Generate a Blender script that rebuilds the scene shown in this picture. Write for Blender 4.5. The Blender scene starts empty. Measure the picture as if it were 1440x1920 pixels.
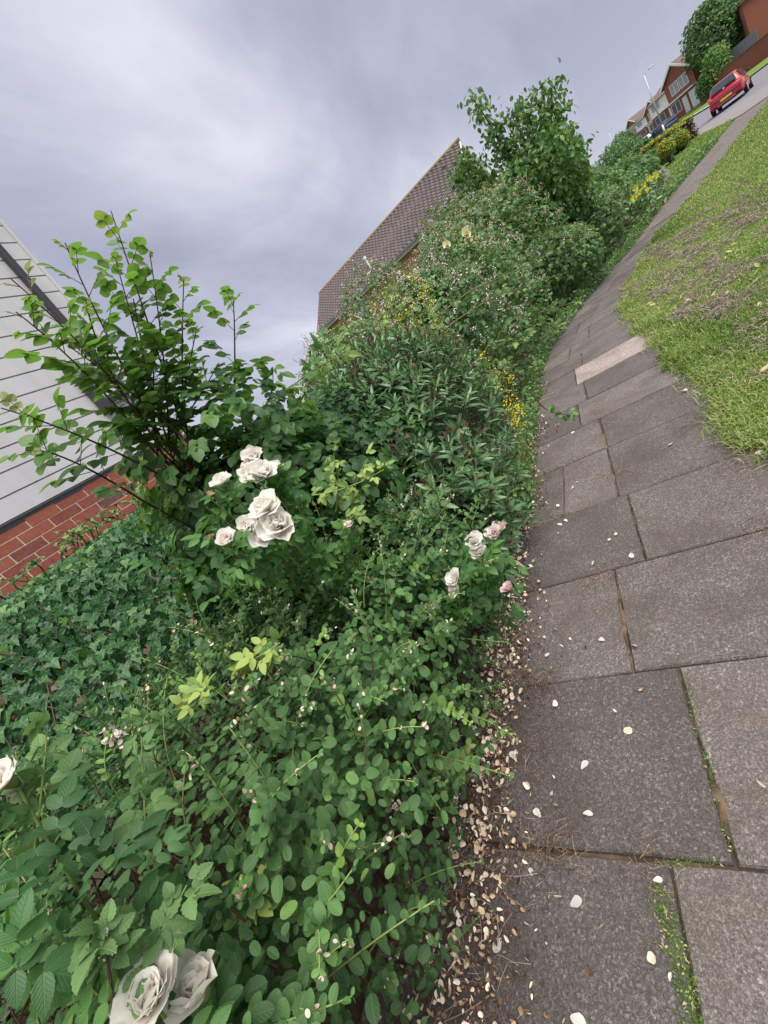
import bpy, math, random
import numpy as np
from mathutils import Matrix, Vector

rng = np.random.default_rng(11)
random.seed(5)
R = math.radians
SC = bpy.context.scene
COL = SC.collection

# ------------------------------------------------------------------ camera
RIGHT = np.array([0.75192424, 0.31963525, -0.57657891])
DOWN = np.array([-0.35967387, -0.53406334, -0.76512159])
FWD = np.array([-0.55248949, 0.78269384, -0.28661073])
FPX, EYE = 768.56, 1.45
cam = bpy.data.cameras.new('camera')
cam.sensor_fit = 'VERTICAL'
cam.sensor_height = 24.0
cam.lens = FPX / 1920 * 24.0
cam.clip_start = 0.02
cam.clip_end = 2000
camo = bpy.data.objects.new('camera', cam)
COL.objects.link(camo)
M = Matrix.Identity(4)
for i in range(3):
    M[i][0], M[i][1], M[i][2] = RIGHT[i], -DOWN[i], -FWD[i]
M[2][3] = EYE
camo.matrix_world = M
SC.camera = camo

# ------------------------------------------------------------------ sky and sun (overcast)
SUN_EL, SUN_AZ = 66, 120            # azimuth clockwise from +Y
world = bpy.data.worlds.new('World')
SC.world = world
world.use_nodes = True
nt = world.node_tree
nt.nodes.clear()
N = nt.nodes.new
L = nt.links.new
out = N('ShaderNodeOutputWorld')
bg = N('ShaderNodeBackground')
bg.inputs['Strength'].default_value = 0.05
L(bg.outputs[0], out.inputs[0])
sky = N('ShaderNodeTexSky')
sky.sky_type = 'NISHITA'
sky.sun_disc = False
sky.sun_elevation = R(SUN_EL)
sky.sun_rotation = R(SUN_AZ)
tc = N('ShaderNodeTexCoord')
sep = N('ShaderNodeSeparateXYZ')
L(tc.outputs['Generated'], sep.inputs[0])


def wmath(op, a, b=None, clamp=False):
    n = N('ShaderNodeMath')
    n.operation = op
    n.use_clamp = clamp
    for i, v in enumerate((a, b)):
        if v is None:
            continue
        if isinstance(v, (int, float)):
            n.inputs[i].default_value = v
        else:
            L(v, n.inputs[i])
    return n.outputs[0]


zc = wmath('ADD', wmath('MAXIMUM', sep.outputs[2], 0.0), 0.16)
px_ = wmath('DIVIDE', sep.outputs[0], zc)
py_ = wmath('DIVIDE', sep.outputs[1], zc)
comb = N('ShaderNodeCombineXYZ')
L(px_, comb.inputs[0])
L(py_, comb.inputs[1])
mp = N('ShaderNodeMapping')
mp.inputs['Rotation'].default_value = (0, 0, R(8))
mp.inputs['Scale'].default_value = (0.95, 0.34, 1)
mp.inputs['Location'].default_value = (5.2, 2.6, 0)
L(comb.outputs[0], mp.inputs[0])
n1 = N('ShaderNodeTexNoise')
n1.inputs['Scale'].default_value = 1.0
n1.inputs['Detail'].default_value = 9
n1.inputs['Roughness'].default_value = 0.56
n1.inputs['Distortion'].default_value = 0.5
L(mp.outputs[0], n1.inputs['Vector'])
cr = N('ShaderNodeValToRGB')
cr.color_ramp.elements[0].position = 0.38
cr.color_ramp.elements[0].color = (2.0, 2.06, 2.66, 1)
cr.color_ramp.elements[1].position = 0.68
cr.color_ramp.elements[1].color = (4.0, 4.02, 4.55, 1)
e = cr.color_ramp.elements.new(0.52)
e.color = (2.75, 2.80, 3.42, 1)
L(n1.outputs[0], cr.inputs[0])
# horizon paler all the way round
hz = wmath('POWER', wmath('SUBTRACT', 1.0, wmath('MAXIMUM', sep.outputs[2], 0.0)), 9.0)
hzm = N('ShaderNodeMixRGB')
L(wmath('MULTIPLY', hz, 0.62), hzm.inputs[0])
L(cr.outputs[0], hzm.inputs[1])
hzm.inputs[2].default_value = (4.1, 4.1, 4.7, 1)
mx = N('ShaderNodeMixRGB')
mx.inputs[0].default_value = 0.95
L(sky.outputs[0], mx.inputs[1])
L(hzm.outputs[0], mx.inputs[2])
L(mx.outputs[0], bg.inputs[0])

sun = bpy.data.lights.new('sun', 'SUN')
sun.energy = 1.5
sun.angle = R(55)
sun.color = (1, 0.955, 0.89)
suno = bpy.data.objects.new('sun', sun)
COL.objects.link(suno)
sd = Vector((math.sin(R(SUN_AZ)) * math.cos(R(SUN_EL)), math.cos(R(SUN_AZ)) * math.cos(R(SUN_EL)), math.sin(R(SUN_EL))))
suno.rotation_euler = sd.to_track_quat('Z', 'Y').to_euler()
suno.location = (0, 0, 30)

vs = SC.view_settings
vs.view_transform = 'Standard'
vs.look = 'None'
vs.exposure = 2.0
vs.gamma = 1
vs.use_curve_mapping = False
SC.render.engine = 'CYCLES'
SC.cycles.max_bounces = 6
SC.cycles.diffuse_bounces = 2
SC.cycles.transmission_bounces = 3
SC.cycles.transparent_max_bounces = 8


# ------------------------------------------------------------------ helpers
def at(px, py, D):
    """the point at plan distance D (m) from the camera along the sight line of a photograph pixel"""
    r = FWD * FPX + RIGHT * (px - 720) + DOWN * (py - 960)
    return r / math.hypot(r[0], r[1]) * D + np.array([0, 0, EYE])


def pol(az, D):
    return D * math.sin(R(az)), D * math.cos(R(az))


def terr(y):
    if y < 6:
        return 0.0
    if y < 10:
        return 0.036 * (y - 6) ** 2 / 8
    return 0.036 * (y - 8)


def norm(a):
    a = np.asarray(a, float)
    return a / np.maximum(np.linalg.norm(a, axis=-1, keepdims=True), 1e-9)


def rnd(n, a=0.0, b=1.0):
    return rng.uniform(a, b, n)


def rdir(n):
    return norm(rng.normal(size=(n, 3)))


def tag(o, label=None, cat=None, group=None, kind=None):
    for k, v in (('label', label), ('category', cat), ('group', group), ('kind', kind)):
        if v:
            o[k] = v
    return o


def thing(name, label, cat, loc=(0, 0, 0), rz=0.0, group=None):
    o = bpy.data.objects.new(name, None)
    o.empty_display_size = 0.2
    o.location = tuple(float(c) for c in loc)
    o.rotation_euler = (0, 0, rz)
    COL.objects.link(o)
    return tag(o, label, cat, group)


def link(name, me, parent=None, loc=None):
    o = bpy.data.objects.new(name, me)
    COL.objects.link(o)
    if parent is not None:
        o.parent = parent
    if loc is not None:
        o.location = tuple(float(c) for c in loc)
    return o


def np_mesh(name, V, F, mat=None, uv=None, tint=None, smooth=False):
    """F: (m,3) or (m,4) index array"""
    V = np.ascontiguousarray(V, np.float32)
    F = np.ascontiguousarray(F, np.int32)
    k = F.shape[1]
    me = bpy.data.meshes.new(name)
    me.vertices.add(len(V))
    me.vertices.foreach_set('co', V.ravel())
    me.loops.add(F.size)
    me.loops.foreach_set('vertex_index', F.ravel())
    me.polygons.add(len(F))
    me.polygons.foreach_set('loop_start', np.arange(0, F.size, k, dtype=np.int32))
    me.polygons.foreach_set('use_smooth', np.full(len(F), smooth, dtype=bool))
    if uv is not None:
        l = me.uv_layers.new(name='UVMap')
        l.data.foreach_set('uv', np.ascontiguousarray(uv[F.ravel()], np.float32).ravel())
    if tint is not None:
        a = me.attributes.new('tint', 'FLOAT', 'POINT')
        a.data.foreach_set('value', np.ascontiguousarray(tint, np.float32))
    me.update(calc_edges=True)
    me.validate()
    if mat:
        me.materials.append(mat)
    return me


class MB:
    """collects boxes, prisms and tubes into one mesh (any polygon)"""

    def __init__(self):
        self.v, self.f, self.mi = [], [], []

    def add(self, vs_, fs, m=0):
        b = len(self.v)
        self.v += [tuple(float(c) for c in p) for p in vs_]
        self.f += [tuple(i + b for i in f) for f in fs]
        self.mi += [m] * len(fs)
        return self

    def box(self, x0, x1, y0, y1, z0, z1, m=0):
        return self.add([(x0, y0, z0), (x1, y0, z0), (x1, y1, z0), (x0, y1, z0), (x0, y0, z1), (x1, y0, z1), (x1, y1, z1), (x0, y1, z1)],
                        [(3, 2, 1, 0), (4, 5, 6, 7), (0, 1, 5, 4), (1, 2, 6, 5), (2, 3, 7, 6), (3, 0, 4, 7)], m)

    def prism(self, pts, axis, a, b, m=0):
        """pts: 2D polygon extruded along axis ('x','y','z') from a to b"""
        def p3(p, t):
            return {'x': (t, p[0], p[1]), 'y': (p[0], t, p[1]), 'z': (p[0], p[1], t)}[axis]
        n = len(pts)
        v = [p3(p, a) for p in pts] + [p3(p, b) for p in pts]
        f = [tuple(range(n))[::-1], tuple(range(n, 2 * n))] + [(i, (i + 1) % n, n + (i + 1) % n, n + i) for i in range(n)]
        return self.add(v, f, m)

    def bar(self, p, q, w, h=None, m=0):
        p, q = np.array(p, float), np.array(q, float)
        d = norm(q - p)
        u = np.cross(d, [0, 0, 1.0])
        if np.linalg.norm(u) < 1e-3:
            u = np.array([1.0, 0, 0])
        u = norm(u)
        w2 = norm(np.cross(u, d))
        h = h or w
        c = [(-1, -1), (1, -1), (1, 1), (-1, 1)]
        v = [p + u * a * w / 2 + w2 * b * h / 2 for a, b in c] + [q + u * a * w / 2 + w2 * b * h / 2 for a, b in c]
        return self.add(v, [(0, 1, 2, 3), (7, 6, 5, 4)] + [(i, i + 4, (i + 1) % 4 + 4, (i + 1) % 4) for i in range(4)], m)

    def tube(self, pts, r, k=8, m=0):
        pts = np.array(pts, float)
        r = np.broadcast_to(np.array(r, float), (len(pts),))
        V = []
        for i, p in enumerate(pts):
            d = norm(pts[min(i + 1, len(pts) - 1)] - pts[max(i - 1, 0)])
            a = np.cross(d, [0.31, 0.95, 0.1])
            if np.linalg.norm(a) < 1e-3:
                a = np.cross(d, [1, 0, 0])
            a = norm(a)
            b = np.cross(d, a)
            V += [p + r[i] * (math.cos(t) * a + math.sin(t) * b) for t in np.arange(k) * 2 * math.pi / k]
        F = []
        for i in range(len(pts) - 1):
            for j in range(k):
                F.append((i * k + j, i * k + (j + 1) % k, (i + 1) * k + (j + 1) % k, (i + 1) * k + j))
        F += [tuple(range(k))[::-1], tuple(range((len(pts) - 1) * k, len(pts) * k))]
        return self.add(V, F, m)

    def mesh(self, name, *mats):
        me = bpy.data.meshes.new(name)
        me.from_pydata(self.v, [], self.f)
        for m in mats:
            me.materials.append(m)
        if len(mats) > 1:
            me.polygons.foreach_set('material_index', self.mi)
        me.update()
        return me

    def build(self, name, mat, parent=None, bevel=0.0, smooth=False, loc=None):
        mats = mat if isinstance(mat, (list, tuple)) else [mat]
        me = self.mesh(name, *mats)
        if smooth:
            me.polygons.foreach_set('use_smooth', [True] * len(me.polygons))
        o = link(name, me, parent, loc)
        if bevel:
            b = o.modifiers.new('bevel', 'BEVEL')
            b.width = bevel
            b.segments = 2
            b.limit_method = 'ANGLE'
        return o


# ------------------------------------------------------------------ materials
def newmat(name, color=(0.5, 0.5, 0.5), rough=0.7, spec=0.4, metal=0.0):
    m = bpy.data.materials.new(name)
    m.use_nodes = True
    b = m.node_tree.nodes['Principled BSDF']
    b.inputs['Base Color'].default_value = (*color, 1)
    b.inputs['Roughness'].default_value = rough
    b.inputs['Specular IOR Level'].default_value = spec
    b.inputs['Metallic'].default_value = metal
    return m


class G:
    """small node-graph helper"""

    def __init__(self, m):
        self.t = m.node_tree
        self.b = self.t.nodes.get('Principled BSDF')

    def n(self, typ, **kw):
        nd = self.t.nodes.new('ShaderNode' + typ)
        for k, v in kw.items():
            if hasattr(nd, k):
                setattr(nd, k, v)
            else:
                nd.inputs[k.replace('_', ' ')].default_value = v
        return nd

    def l(self, a, b):
        self.t.links.new(a, b)

    def math(self, op, a, b=None, clamp=False):
        nd = self.t.nodes.new('ShaderNodeMath')
        nd.operation = op
        nd.use_clamp = clamp
        for i, v in enumerate((a, b)):
            if v is None:
                continue
            if isinstance(v, (int, float)):
                nd.inputs[i].default_value = v
            else:
                self.l(v, nd.inputs[i])
        return nd.outputs[0]

    def noise(self, scale, detail=3, rough=0.5, vec=None, distortion=0.0):
        nd = self.n('TexNoise')
        nd.inputs['Scale'].default_value = scale
        nd.inputs['Detail'].default_value = detail
        nd.inputs['Roughness'].default_value = rough
        nd.inputs['Distortion'].default_value = distortion
        if vec is not None:
            self.l(vec, nd.inputs['Vector'])
        return nd.outputs[0]

    def ramp(self, fac, stops):
        nd = self.t.nodes.new('ShaderNodeValToRGB')
        el = nd.color_ramp.elements
        while len(el) < len(stops):
            el.new(0.5)
        for e_, (p, c) in zip(el, stops):
            e_.position = p
            e_.color = (*c, 1) if len(c) == 3 else c
        self.l(fac, nd.inputs[0])
        return nd.outputs[0]

    def mix(self, fac, a, b, mode='MIX'):
        nd = self.t.nodes.new('ShaderNodeMixRGB')
        nd.blend_type = mode
        for i, v in enumerate((fac, a, b)):
            if isinstance(v, (int, float)):
                nd.inputs[i].default_value = v
            elif isinstance(v, tuple):
                nd.inputs[i].default_value = (*v, 1)
            else:
                self.l(v, nd.inputs[i])
        return nd.outputs[0]

    def bump(self, h, strength=0.5, dist=0.01):
        nd = self.t.nodes.new('ShaderNodeBump')
        nd.inputs['Strength'].default_value = strength
        nd.inputs['Distance'].default_value = dist
        self.l(h, nd.inputs['Height'])
        self.l(nd.outputs[0], self.b.inputs['Normal'])

    def pos(self):
        return self.t.nodes.new('ShaderNodeNewGeometry').outputs['Position']

    def obj(self):
        return self.t.nodes.new('ShaderNodeTexCoord').outputs['Object']

    def rand(self):
        return self.t.nodes.new('ShaderNodeObjectInfo').outputs['Random']

    def base(self, c):
        self.l(c, self.b.inputs['Base Color'])


def leaf_mat(name, dark, mid, light, young, rough=0.42, transl=0.28, vein=0.5, spec=0.45, side=16):
    """green leaf: tint attribute 0 (old, dark) to 1 (fresh); veins from the leaf's own UV; paler underside"""
    m = newmat(name, mid, rough, spec)
    g = G(m)
    a = g.n('Attribute', attribute_name='tint').outputs['Fac']
    wob = g.noise(9, 2, vec=g.pos())
    t = g.math('ADD', a, g.math('MULTIPLY', g.math('SUBTRACT', wob, 0.5), 0.22), clamp=True)
    col = g.ramp(t, [(0.0, dark), (0.35, mid), (0.68, light), (1.0, young)])
    blot = g.ramp(g.noise(75, 2, 0.6, g.pos()), [(0.66, (0, 0, 0)), (0.74, (0.75, 0.75, 0.75))])
    blot = g.math('MULTIPLY', blot, g.ramp(g.noise(11, 2, 0.6, g.pos()), [(0.5, (0, 0, 0)), (0.62, (1, 1, 1))]))
    col = g.mix(blot, col, (0.16, 0.095, 0.035))
    col = g.mix(g.ramp(g.noise(4.5, 3, 0.6, g.pos()), [(0.55, (0, 0, 0)), (0.75, (0.45, 0.45, 0.45))]), col, tuple(c * 1.25 for c in light))
    uv = g.n('UVMap').outputs[0]
    s = g.n('SeparateXYZ')
    g.l(uv, s.inputs[0])
    du = g.math('ABSOLUTE', g.math('SUBTRACT', s.outputs[0], 0.5))
    rib = g.math('SUBTRACT', 1.0, g.math('MULTIPLY', du, 22.0), clamp=True)
    ph = g.math('SUBTRACT', s.outputs[1], g.math('MULTIPLY', du, 0.75))
    sv = g.math('POWER', g.math('ABSOLUTE', g.math('SINE', g.math('MULTIPLY', ph, side))), 14.0)
    vv = g.math('MAXIMUM', rib, g.math('MULTIPLY', sv, 0.45))
    col = g.mix(g.math('MULTIPLY', vv, vein * 0.7), col, tuple(min(1, c * 1.9 + 0.02) for c in light))
    back = g.n('NewGeometry').outputs['Backfacing']
    col = g.mix(g.math('MULTIPLY', back, 0.45), col, tuple(c * 1.1 + 0.015 for c in light))
    g.base(col)
    g.bump(g.math('SUBTRACT', 1.0, vv), 0.35, 0.002)
    tr = g.n('BsdfTranslucent')
    g.l(g.mix(1.0, col, (1.25, 1.3, 0.75), 'MULTIPLY'), tr.inputs['Color'])
    ms = g.n('MixShader')
    ms.inputs[0].default_value = transl
    g.l(g.b.outputs[0], ms.inputs[1])
    g.l(tr.outputs[0], ms.inputs[2])
    g.l(ms.outputs[0], g.t.nodes['Material Output'].inputs[0])
    return m


def ramp_mat(name, stops, rough=0.8, transl=0.0, spec=0.25, wobs=14):
    """thin plant matter coloured by the tint attribute (petals, dry leaves, blades, stems)"""
    m = newmat(name, stops[0][1], rough, spec)
    g = G(m)
    a = g.n('Attribute', attribute_name='tint').outputs['Fac']
    t = g.math('ADD', a, g.math('MULTIPLY', g.math('SUBTRACT', g.noise(wobs, 2, vec=g.pos()), 0.5), 0.25), clamp=True)
    col = g.ramp(t, stops)
    g.base(col)
    if transl:
        tr = g.n('BsdfTranslucent')
        g.l(col, tr.inputs['Color'])
        ms = g.n('MixShader')
        ms.inputs[0].default_value = transl
        g.l(g.b.outputs[0], ms.inputs[1])
        g.l(tr.outputs[0], ms.inputs[2])
        g.l(ms.outputs[0], g.t.nodes['Material Output'].inputs[0])
    return m


M_SNOW = leaf_mat('snowberry_leaf', (0.0267, 0.0613, 0.0226), (0.0549, 0.1216, 0.0435), (0.1036, 0.2114, 0.0652), (0.2439, 0.3806, 0.0782), 0.5, 0.20, 0.35, 0.25)
M_IVY = leaf_mat('ivy_leaf', (0.0149, 0.0433, 0.0183), (0.0298, 0.0877, 0.0316), (0.0596, 0.1547, 0.0499), (0.1688, 0.2991, 0.0582), 0.38, 0.15, 0.5, 0.30, 11)
M_ROSE = leaf_mat('rose_leaf', (0.0232, 0.0613, 0.0315), (0.0528, 0.1385, 0.0442), (0.1056, 0.2374, 0.0541), (0.2324, 0.2670, 0.0688), 0.4, 0.32, 0.28, 0.32, 22)
M_CLIMB = leaf_mat('climbing_rose_leaf', (0.03, 0.085, 0.032), (0.075, 0.175, 0.045), (0.14, 0.265, 0.06), (0.24, 0.27, 0.09), 0.4, 0.45, 0.3, 0.45, 22)
M_HEBE = leaf_mat('willowy_leaf', (0.0271, 0.0602, 0.0333), (0.0604, 0.1270, 0.0572), (0.1283, 0.2408, 0.1014), (0.2263, 0.3210, 0.1074), 0.36, 0.14, 0.5, 0.65, 4)
M_BRAM = leaf_mat('bramble_leaf', (0.0352, 0.0762, 0.0338), (0.0777, 0.1581, 0.0563), (0.1482, 0.2577, 0.0902), (0.3386, 0.4217, 0.1015), 0.5, 0.26, 0.45, 0.25, 20)
M_TREE = leaf_mat('cherry_leaf', (0.0358, 0.0760, 0.0328), (0.0790, 0.1644, 0.0526), (0.1435, 0.2658, 0.0724), (0.2870, 0.3670, 0.0922), 0.45, 0.30, 0.4, 0.4, 16)
M_FAR = leaf_mat('far_leaf', (0.0347, 0.0788, 0.0347), (0.0788, 0.1654, 0.0551), (0.1418, 0.2678, 0.0709), (0.2678, 0.3780, 0.0788), 0.6, 0.2, 0.0, 0.3)
M_BOX = leaf_mat('box_leaf', (0.0776, 0.1164, 0.0186), (0.1863, 0.2329, 0.0311), (0.3105, 0.3416, 0.0466), (0.4347, 0.4502, 0.0776), 0.6, 0.2, 0.0, 0.3)
M_STEM = ramp_mat('stem', [(0, (0.05, 0.032, 0.022)), (0.35, (0.11, 0.06, 0.04)), (0.6, (0.16, 0.20, 0.06)), (1, (0.26, 0.33, 0.10))], 0.6)
M_CANE = ramp_mat('red_cane', [(0, (0.035, 0.02, 0.02)), (0.5, (0.07, 0.028, 0.028)), (1, (0.13, 0.10, 0.04))], 0.5)
M_PETAL = ramp_mat('white_petal', [(0, (0.95, 0.925, 0.88)), (0.3, (0.95, 0.90, 0.82)), (0.5, (0.92, 0.77, 0.74)), (0.62, (0.74, 0.46, 0.54)), (0.72, (0.76, 0.62, 0.42)), (0.86, (0.50, 0.30, 0.14)), (1, (0.25, 0.13, 0.07))], 0.55, 0.5, 0.2, 30)
M_LITTER = ramp_mat('dry_litter', [(0, (0.88, 0.79, 0.67)), (0.3, (0.66, 0.49, 0.32)), (0.6, (0.16, 0.085, 0.05)), (0.85, (0.085, 0.045, 0.03)), (1, (0.05, 0.03, 0.022))], 0.8)
M_GRASS = ramp_mat('grass_blade', [(0, (0.055, 0.11, 0.022)), (0.35, (0.14, 0.235, 0.042)), (0.65, (0.25, 0.35, 0.075)), (0.82, (0.40, 0.42, 0.15)), (1, (0.52, 0.45, 0.28))], 0.6, 0.25, 0.3)
M_HAY = ramp_mat('dry_clippings', [(0, (0.12, 0.09, 0.08)), (0.5, (0.33, 0.265, 0.23)), (1, (0.56, 0.47, 0.38))], 0.9)
M_BERRYF = ramp_mat('small_pink_flower', [(0, (0.62, 0.35, 0.33)), (0.4, (0.70, 0.50, 0.42)), (0.7, (0.75, 0.66, 0.60)), (1, (0.35, 0.30, 0.10))], 0.6, 0.1)
M_PANIC = ramp_mat('bramble_blossom', [(0, (0.80, 0.75, 0.73)), (0.35, (0.68, 0.58, 0.50)), (0.7, (0.50, 0.39, 0.29)), (1, (0.32, 0.26, 0.14))], 0.8, 0.1)
M_YELLOW = ramp_mat('yellow_flower', [(0, (0.85, 0.70, 0.03)), (0.5, (0.80, 0.74, 0.07)), (1, (0.85, 0.45, 0.02))], 0.6, 0.2)
M_LEMON = ramp_mat('pale_yellow_petal', [(0, (0.80, 0.76, 0.45)), (1, (0.82, 0.80, 0.62))], 0.6, 0.2)
M_HEBEF = ramp_mat('purple_shoot', [(0, (0.10, 0.035, 0.05)), (0.5, (0.19, 0.07, 0.085)), (1, (0.28, 0.14, 0.12))], 0.6)


def slab_material(name, tone, warm):
    m = newmat(name, tone, 0.9, 0.25)
    g = G(m)
    p = g.pos()
    fine = g.noise(420, 2, 0.6, p)
    mid = g.noise(150, 3, 0.6, p)
    big = g.noise(3.0, 5, 0.6, p)
    vo = g.n('TexVoronoi', feature='F1')
    g.l(p, vo.inputs['Vector'])
    vo.inputs['Scale'].default_value = 165
    sp = g.ramp(vo.outputs['Color'], [(0.0, (0.45, 0.45, 0.45)), (0.5, (0.85, 0.85, 0.85)), (0.75, (1.3, 1.27, 1.25)), (1.0, (3.0, 2.9, 2.8))])
    col = g.mix(1.0, sp, tone, 'MULTIPLY')
    col = g.mix(g.ramp(fine, [(0.35, (0, 0, 0)), (0.75, (0.6, 0.6, 0.6))]), col, tuple(c * 1.7 for c in tone))
    col = g.mix(g.ramp(mid, [(0.3, (0.7, 0.7, 0.7)), (0.55, (0, 0, 0))]), col, tuple(c * 0.5 for c in tone))
    col = g.mix(g.ramp(big, [(0.32, (0.75, 0.75, 0.75)), (0.58, (0, 0, 0))]), col, tuple(c * 0.5 for c in warm))
    col = g.mix(g.ramp(g.noise(7, 4, 0.6, p), [(0.58, (0, 0, 0)), (0.8, (0.45, 0.45, 0.45))]), col, warm)
    vg = g.n('TexVoronoi', feature='F1')
    g.l(p, vg.inputs['Vector'])
    vg.inputs['Scale'].default_value = 430
    col = g.mix(1.0, col, g.ramp(vg.outputs['Color'], [(0.1, (0.68, 0.68, 0.68)), (0.6, (1.0, 1.0, 1.0)), (0.95, (1.75, 1.7, 1.66))]), 'MULTIPLY')
    rv = g.rand()
    col = g.mix(1.0, col, g.ramp(rv, [(0, (0.80, 0.79, 0.80)), (1, (1.26, 1.24, 1.21))]), 'MULTIPLY')
    g.base(col)
    h = g.math('ADD', g.math('MULTIPLY', fine, 0.5), g.math('ADD', g.math('MULTIPLY', mid, 0.5), vo.outputs['Distance']))
    g.bump(h, 0.32, 0.003)
    return m


M_SLAB = slab_material('worn_concrete_slab', (0.113, 0.102, 0.100), (0.155, 0.128, 0.108))
M_SLABP = slab_material('pale_pink_slab', (0.33, 0.285, 0.265), (0.36, 0.31, 0.28))
M_SOIL = newmat('soil', (0.05, 0.035, 0.027), 0.95, 0.1)
g = G(M_SOIL)
g.base(g.ramp(g.noise(35, 5, 0.7, g.pos()), [(0.3, (0.03, 0.02, 0.016)), (0.55, (0.07, 0.05, 0.037)), (0.8, (0.13, 0.095, 0.07))]))
g.bump(g.noise(60, 5, 0.7, g.pos()), 0.9, 0.02)
M_SAND = newmat('joint_sand', (0.2, 0.14, 0.09), 0.95, 0.1)
g = G(M_SAND)
g.base(g.ramp(g.noise(9, 5, 0.6, g.pos()), [(0.35, (0.045, 0.036, 0.028)), (0.5, (0.09, 0.066, 0.045)), (0.66, (0.19, 0.135, 0.085))]))
g.bump(g.noise(200, 3, 0.7, g.pos()), 0.6, 0.004)
M_LAWN = newmat('lawn_soil', (0.07, 0.1, 0.03), 0.95, 0.1)
g = G(M_LAWN)
c1 = g.ramp(g.noise(22, 5, 0.7, g.pos()), [(0.3, (0.06, 0.10, 0.022)), (0.5, (0.12, 0.20, 0.04)), (0.7, (0.23, 0.26, 0.08))])
c2 = g.ramp(g.noise(2.2, 5, 0.65, g.pos()), [(0.5, (0, 0, 0)), (0.68, (0.65, 0.65, 0.65))])
g.base(g.mix(c2, c1, (0.20, 0.155, 0.105)))
g.bump(g.noise(70, 4, 0.7, g.pos()), 0.9, 0.03)
M_TARMAC = newmat('tarmac', (0.11, 0.11, 0.125), 0.85, 0.3)
g = G(M_TARMAC)
g.base(g.ramp(g.noise(3, 6, 0.7, g.pos()), [(0.3, (0.13, 0.13, 0.15)), (0.7, (0.19, 0.185, 0.205))]))
M_PAVE = newmat('pale_pavement', (0.3, 0.27, 0.25), 0.9, 0.2)
g = G(M_PAVE)
g.base(g.ramp(g.noise(2.5, 6, 0.7, g.pos()), [(0.3, (0.17, 0.155, 0.155)), (0.7, (0.24, 0.215, 0.21))]))
M_KERB = newmat('kerb_concrete', (0.42, 0.40, 0.37), 0.9, 0.2)
M_WHITE = newmat('white_board', (0.66, 0.65, 0.66), 0.45, 0.4)
g = G(M_WHITE)
g.base(g.ramp(g.noise(2.0, 6, 0.65, g.pos()), [(0.25, (0.49, 0.475, 0.51)), (0.6, (0.55, 0.535, 0.57)), (0.8, (0.58, 0.565, 0.60))]))
wmap = g.n('Mapping')
wmap.inputs['Scale'].default_value = (9, 9, .7)
g.l(g.pos(), wmap.inputs[0])
streak = g.ramp(g.noise(1.0, 4, 0.6, wmap.outputs[0]), [(0.45, (0, 0, 0)), (0.75, (0.30, 0.30, 0.30))])
old = g.b.inputs['Base Color'].links[0].from_socket
g.base(g.mix(streak, old, (0.36, 0.35, 0.34)))
nz = g.noise(14, 3, 0.5, g.pos())
g.bump(nz, 0.08, 0.01)
M_GREYTRIM = newmat('weathered_fascia', (0.40, 0.36, 0.36), 0.6, 0.3)
M_WHITEP = newmat('white_paint', (0.78, 0.78, 0.80), 0.4, 0.4)
M_CREAM = newmat('cream_board', (0.78, 0.76, 0.73), 0.5, 0.3)
M_BLACKP = newmat('dark_plastic', (0.035, 0.033, 0.043), 0.35, 0.5)
M_GREYP = newmat('grey_plastic', (0.20, 0.20, 0.235), 0.4, 0.5)
M_BRICK = newmat('red_brick', (0.3, 0.09, 0.055), 0.85, 0.25)
g = G(M_BRICK)
rr = g.rand()
cb = g.ramp(rr, [(0.0, (0.31, 0.088, 0.058)), (0.45, (0.255, 0.068, 0.05)), (0.75, (0.19, 0.052, 0.045)), (0.9, (0.11, 0.055, 0.07)), (1.0, (0.32, 0.11, 0.075))])
cb = g.mix(g.ramp(g.noise(28, 5, 0.7, g.pos()), [(0.42, (0, 0, 0)), (0.75, (0.5, 0.5, 0.5))]), cb, (0.38, 0.15, 0.10))
g.base(cb)
g.bump(g.noise(90, 4, 0.7, g.pos()), 0.45, 0.006)
M_MORTAR = newmat('mortar', (0.44, 0.36, 0.27), 0.95, 0.1)
g = G(M_MORTAR)
g.base(g.ramp(g.noise(40, 4, 0.7, g.pos()), [(0.3, (0.46, 0.37, 0.28)), (0.7, (0.62, 0.52, 0.40))]))


def brickwork(name, c1, c2, mortar, scale=1.0):
    """brick face too far off to tell the bricks apart"""
    m = newmat(name, c1, 0.9, 0.2)
    g = G(m)
    o = g.obj()
    s = g.n('SeparateXYZ')
    g.l(o, s.inputs[0])
    cb_ = g.n('CombineXYZ')
    g.l(g.math('ADD', s.outputs[0], s.outputs[1]), cb_.inputs[0])
    g.l(s.outputs[2], cb_.inputs[1])
    bt = g.n('TexBrick')
    g.l(cb_.outputs[0], bt.inputs['Vector'])
    bt.inputs['Color1'].default_value = (*c1, 1)
    bt.inputs['Color2'].default_value = (*c2, 1)
    bt.inputs['Mortar'].default_value = (*mortar, 1)
    bt.inputs['Scale'].default_value = scale
    bt.inputs['Brick Width'].default_value = 0.225
    bt.inputs['Row Height'].default_value = 0.075
    bt.inputs['Mortar Size'].default_value = 0.008
    g.base(g.mix(0.35, bt.outputs[0], g.ramp(g.noise(0.8, 5, 0.6, g.pos()), [(0.3, tuple(c * 0.75 for c in c1)), (0.7, c2)])))
    g.bump(bt.outputs['Fac'], -0.4, 0.01)
    return m


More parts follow.
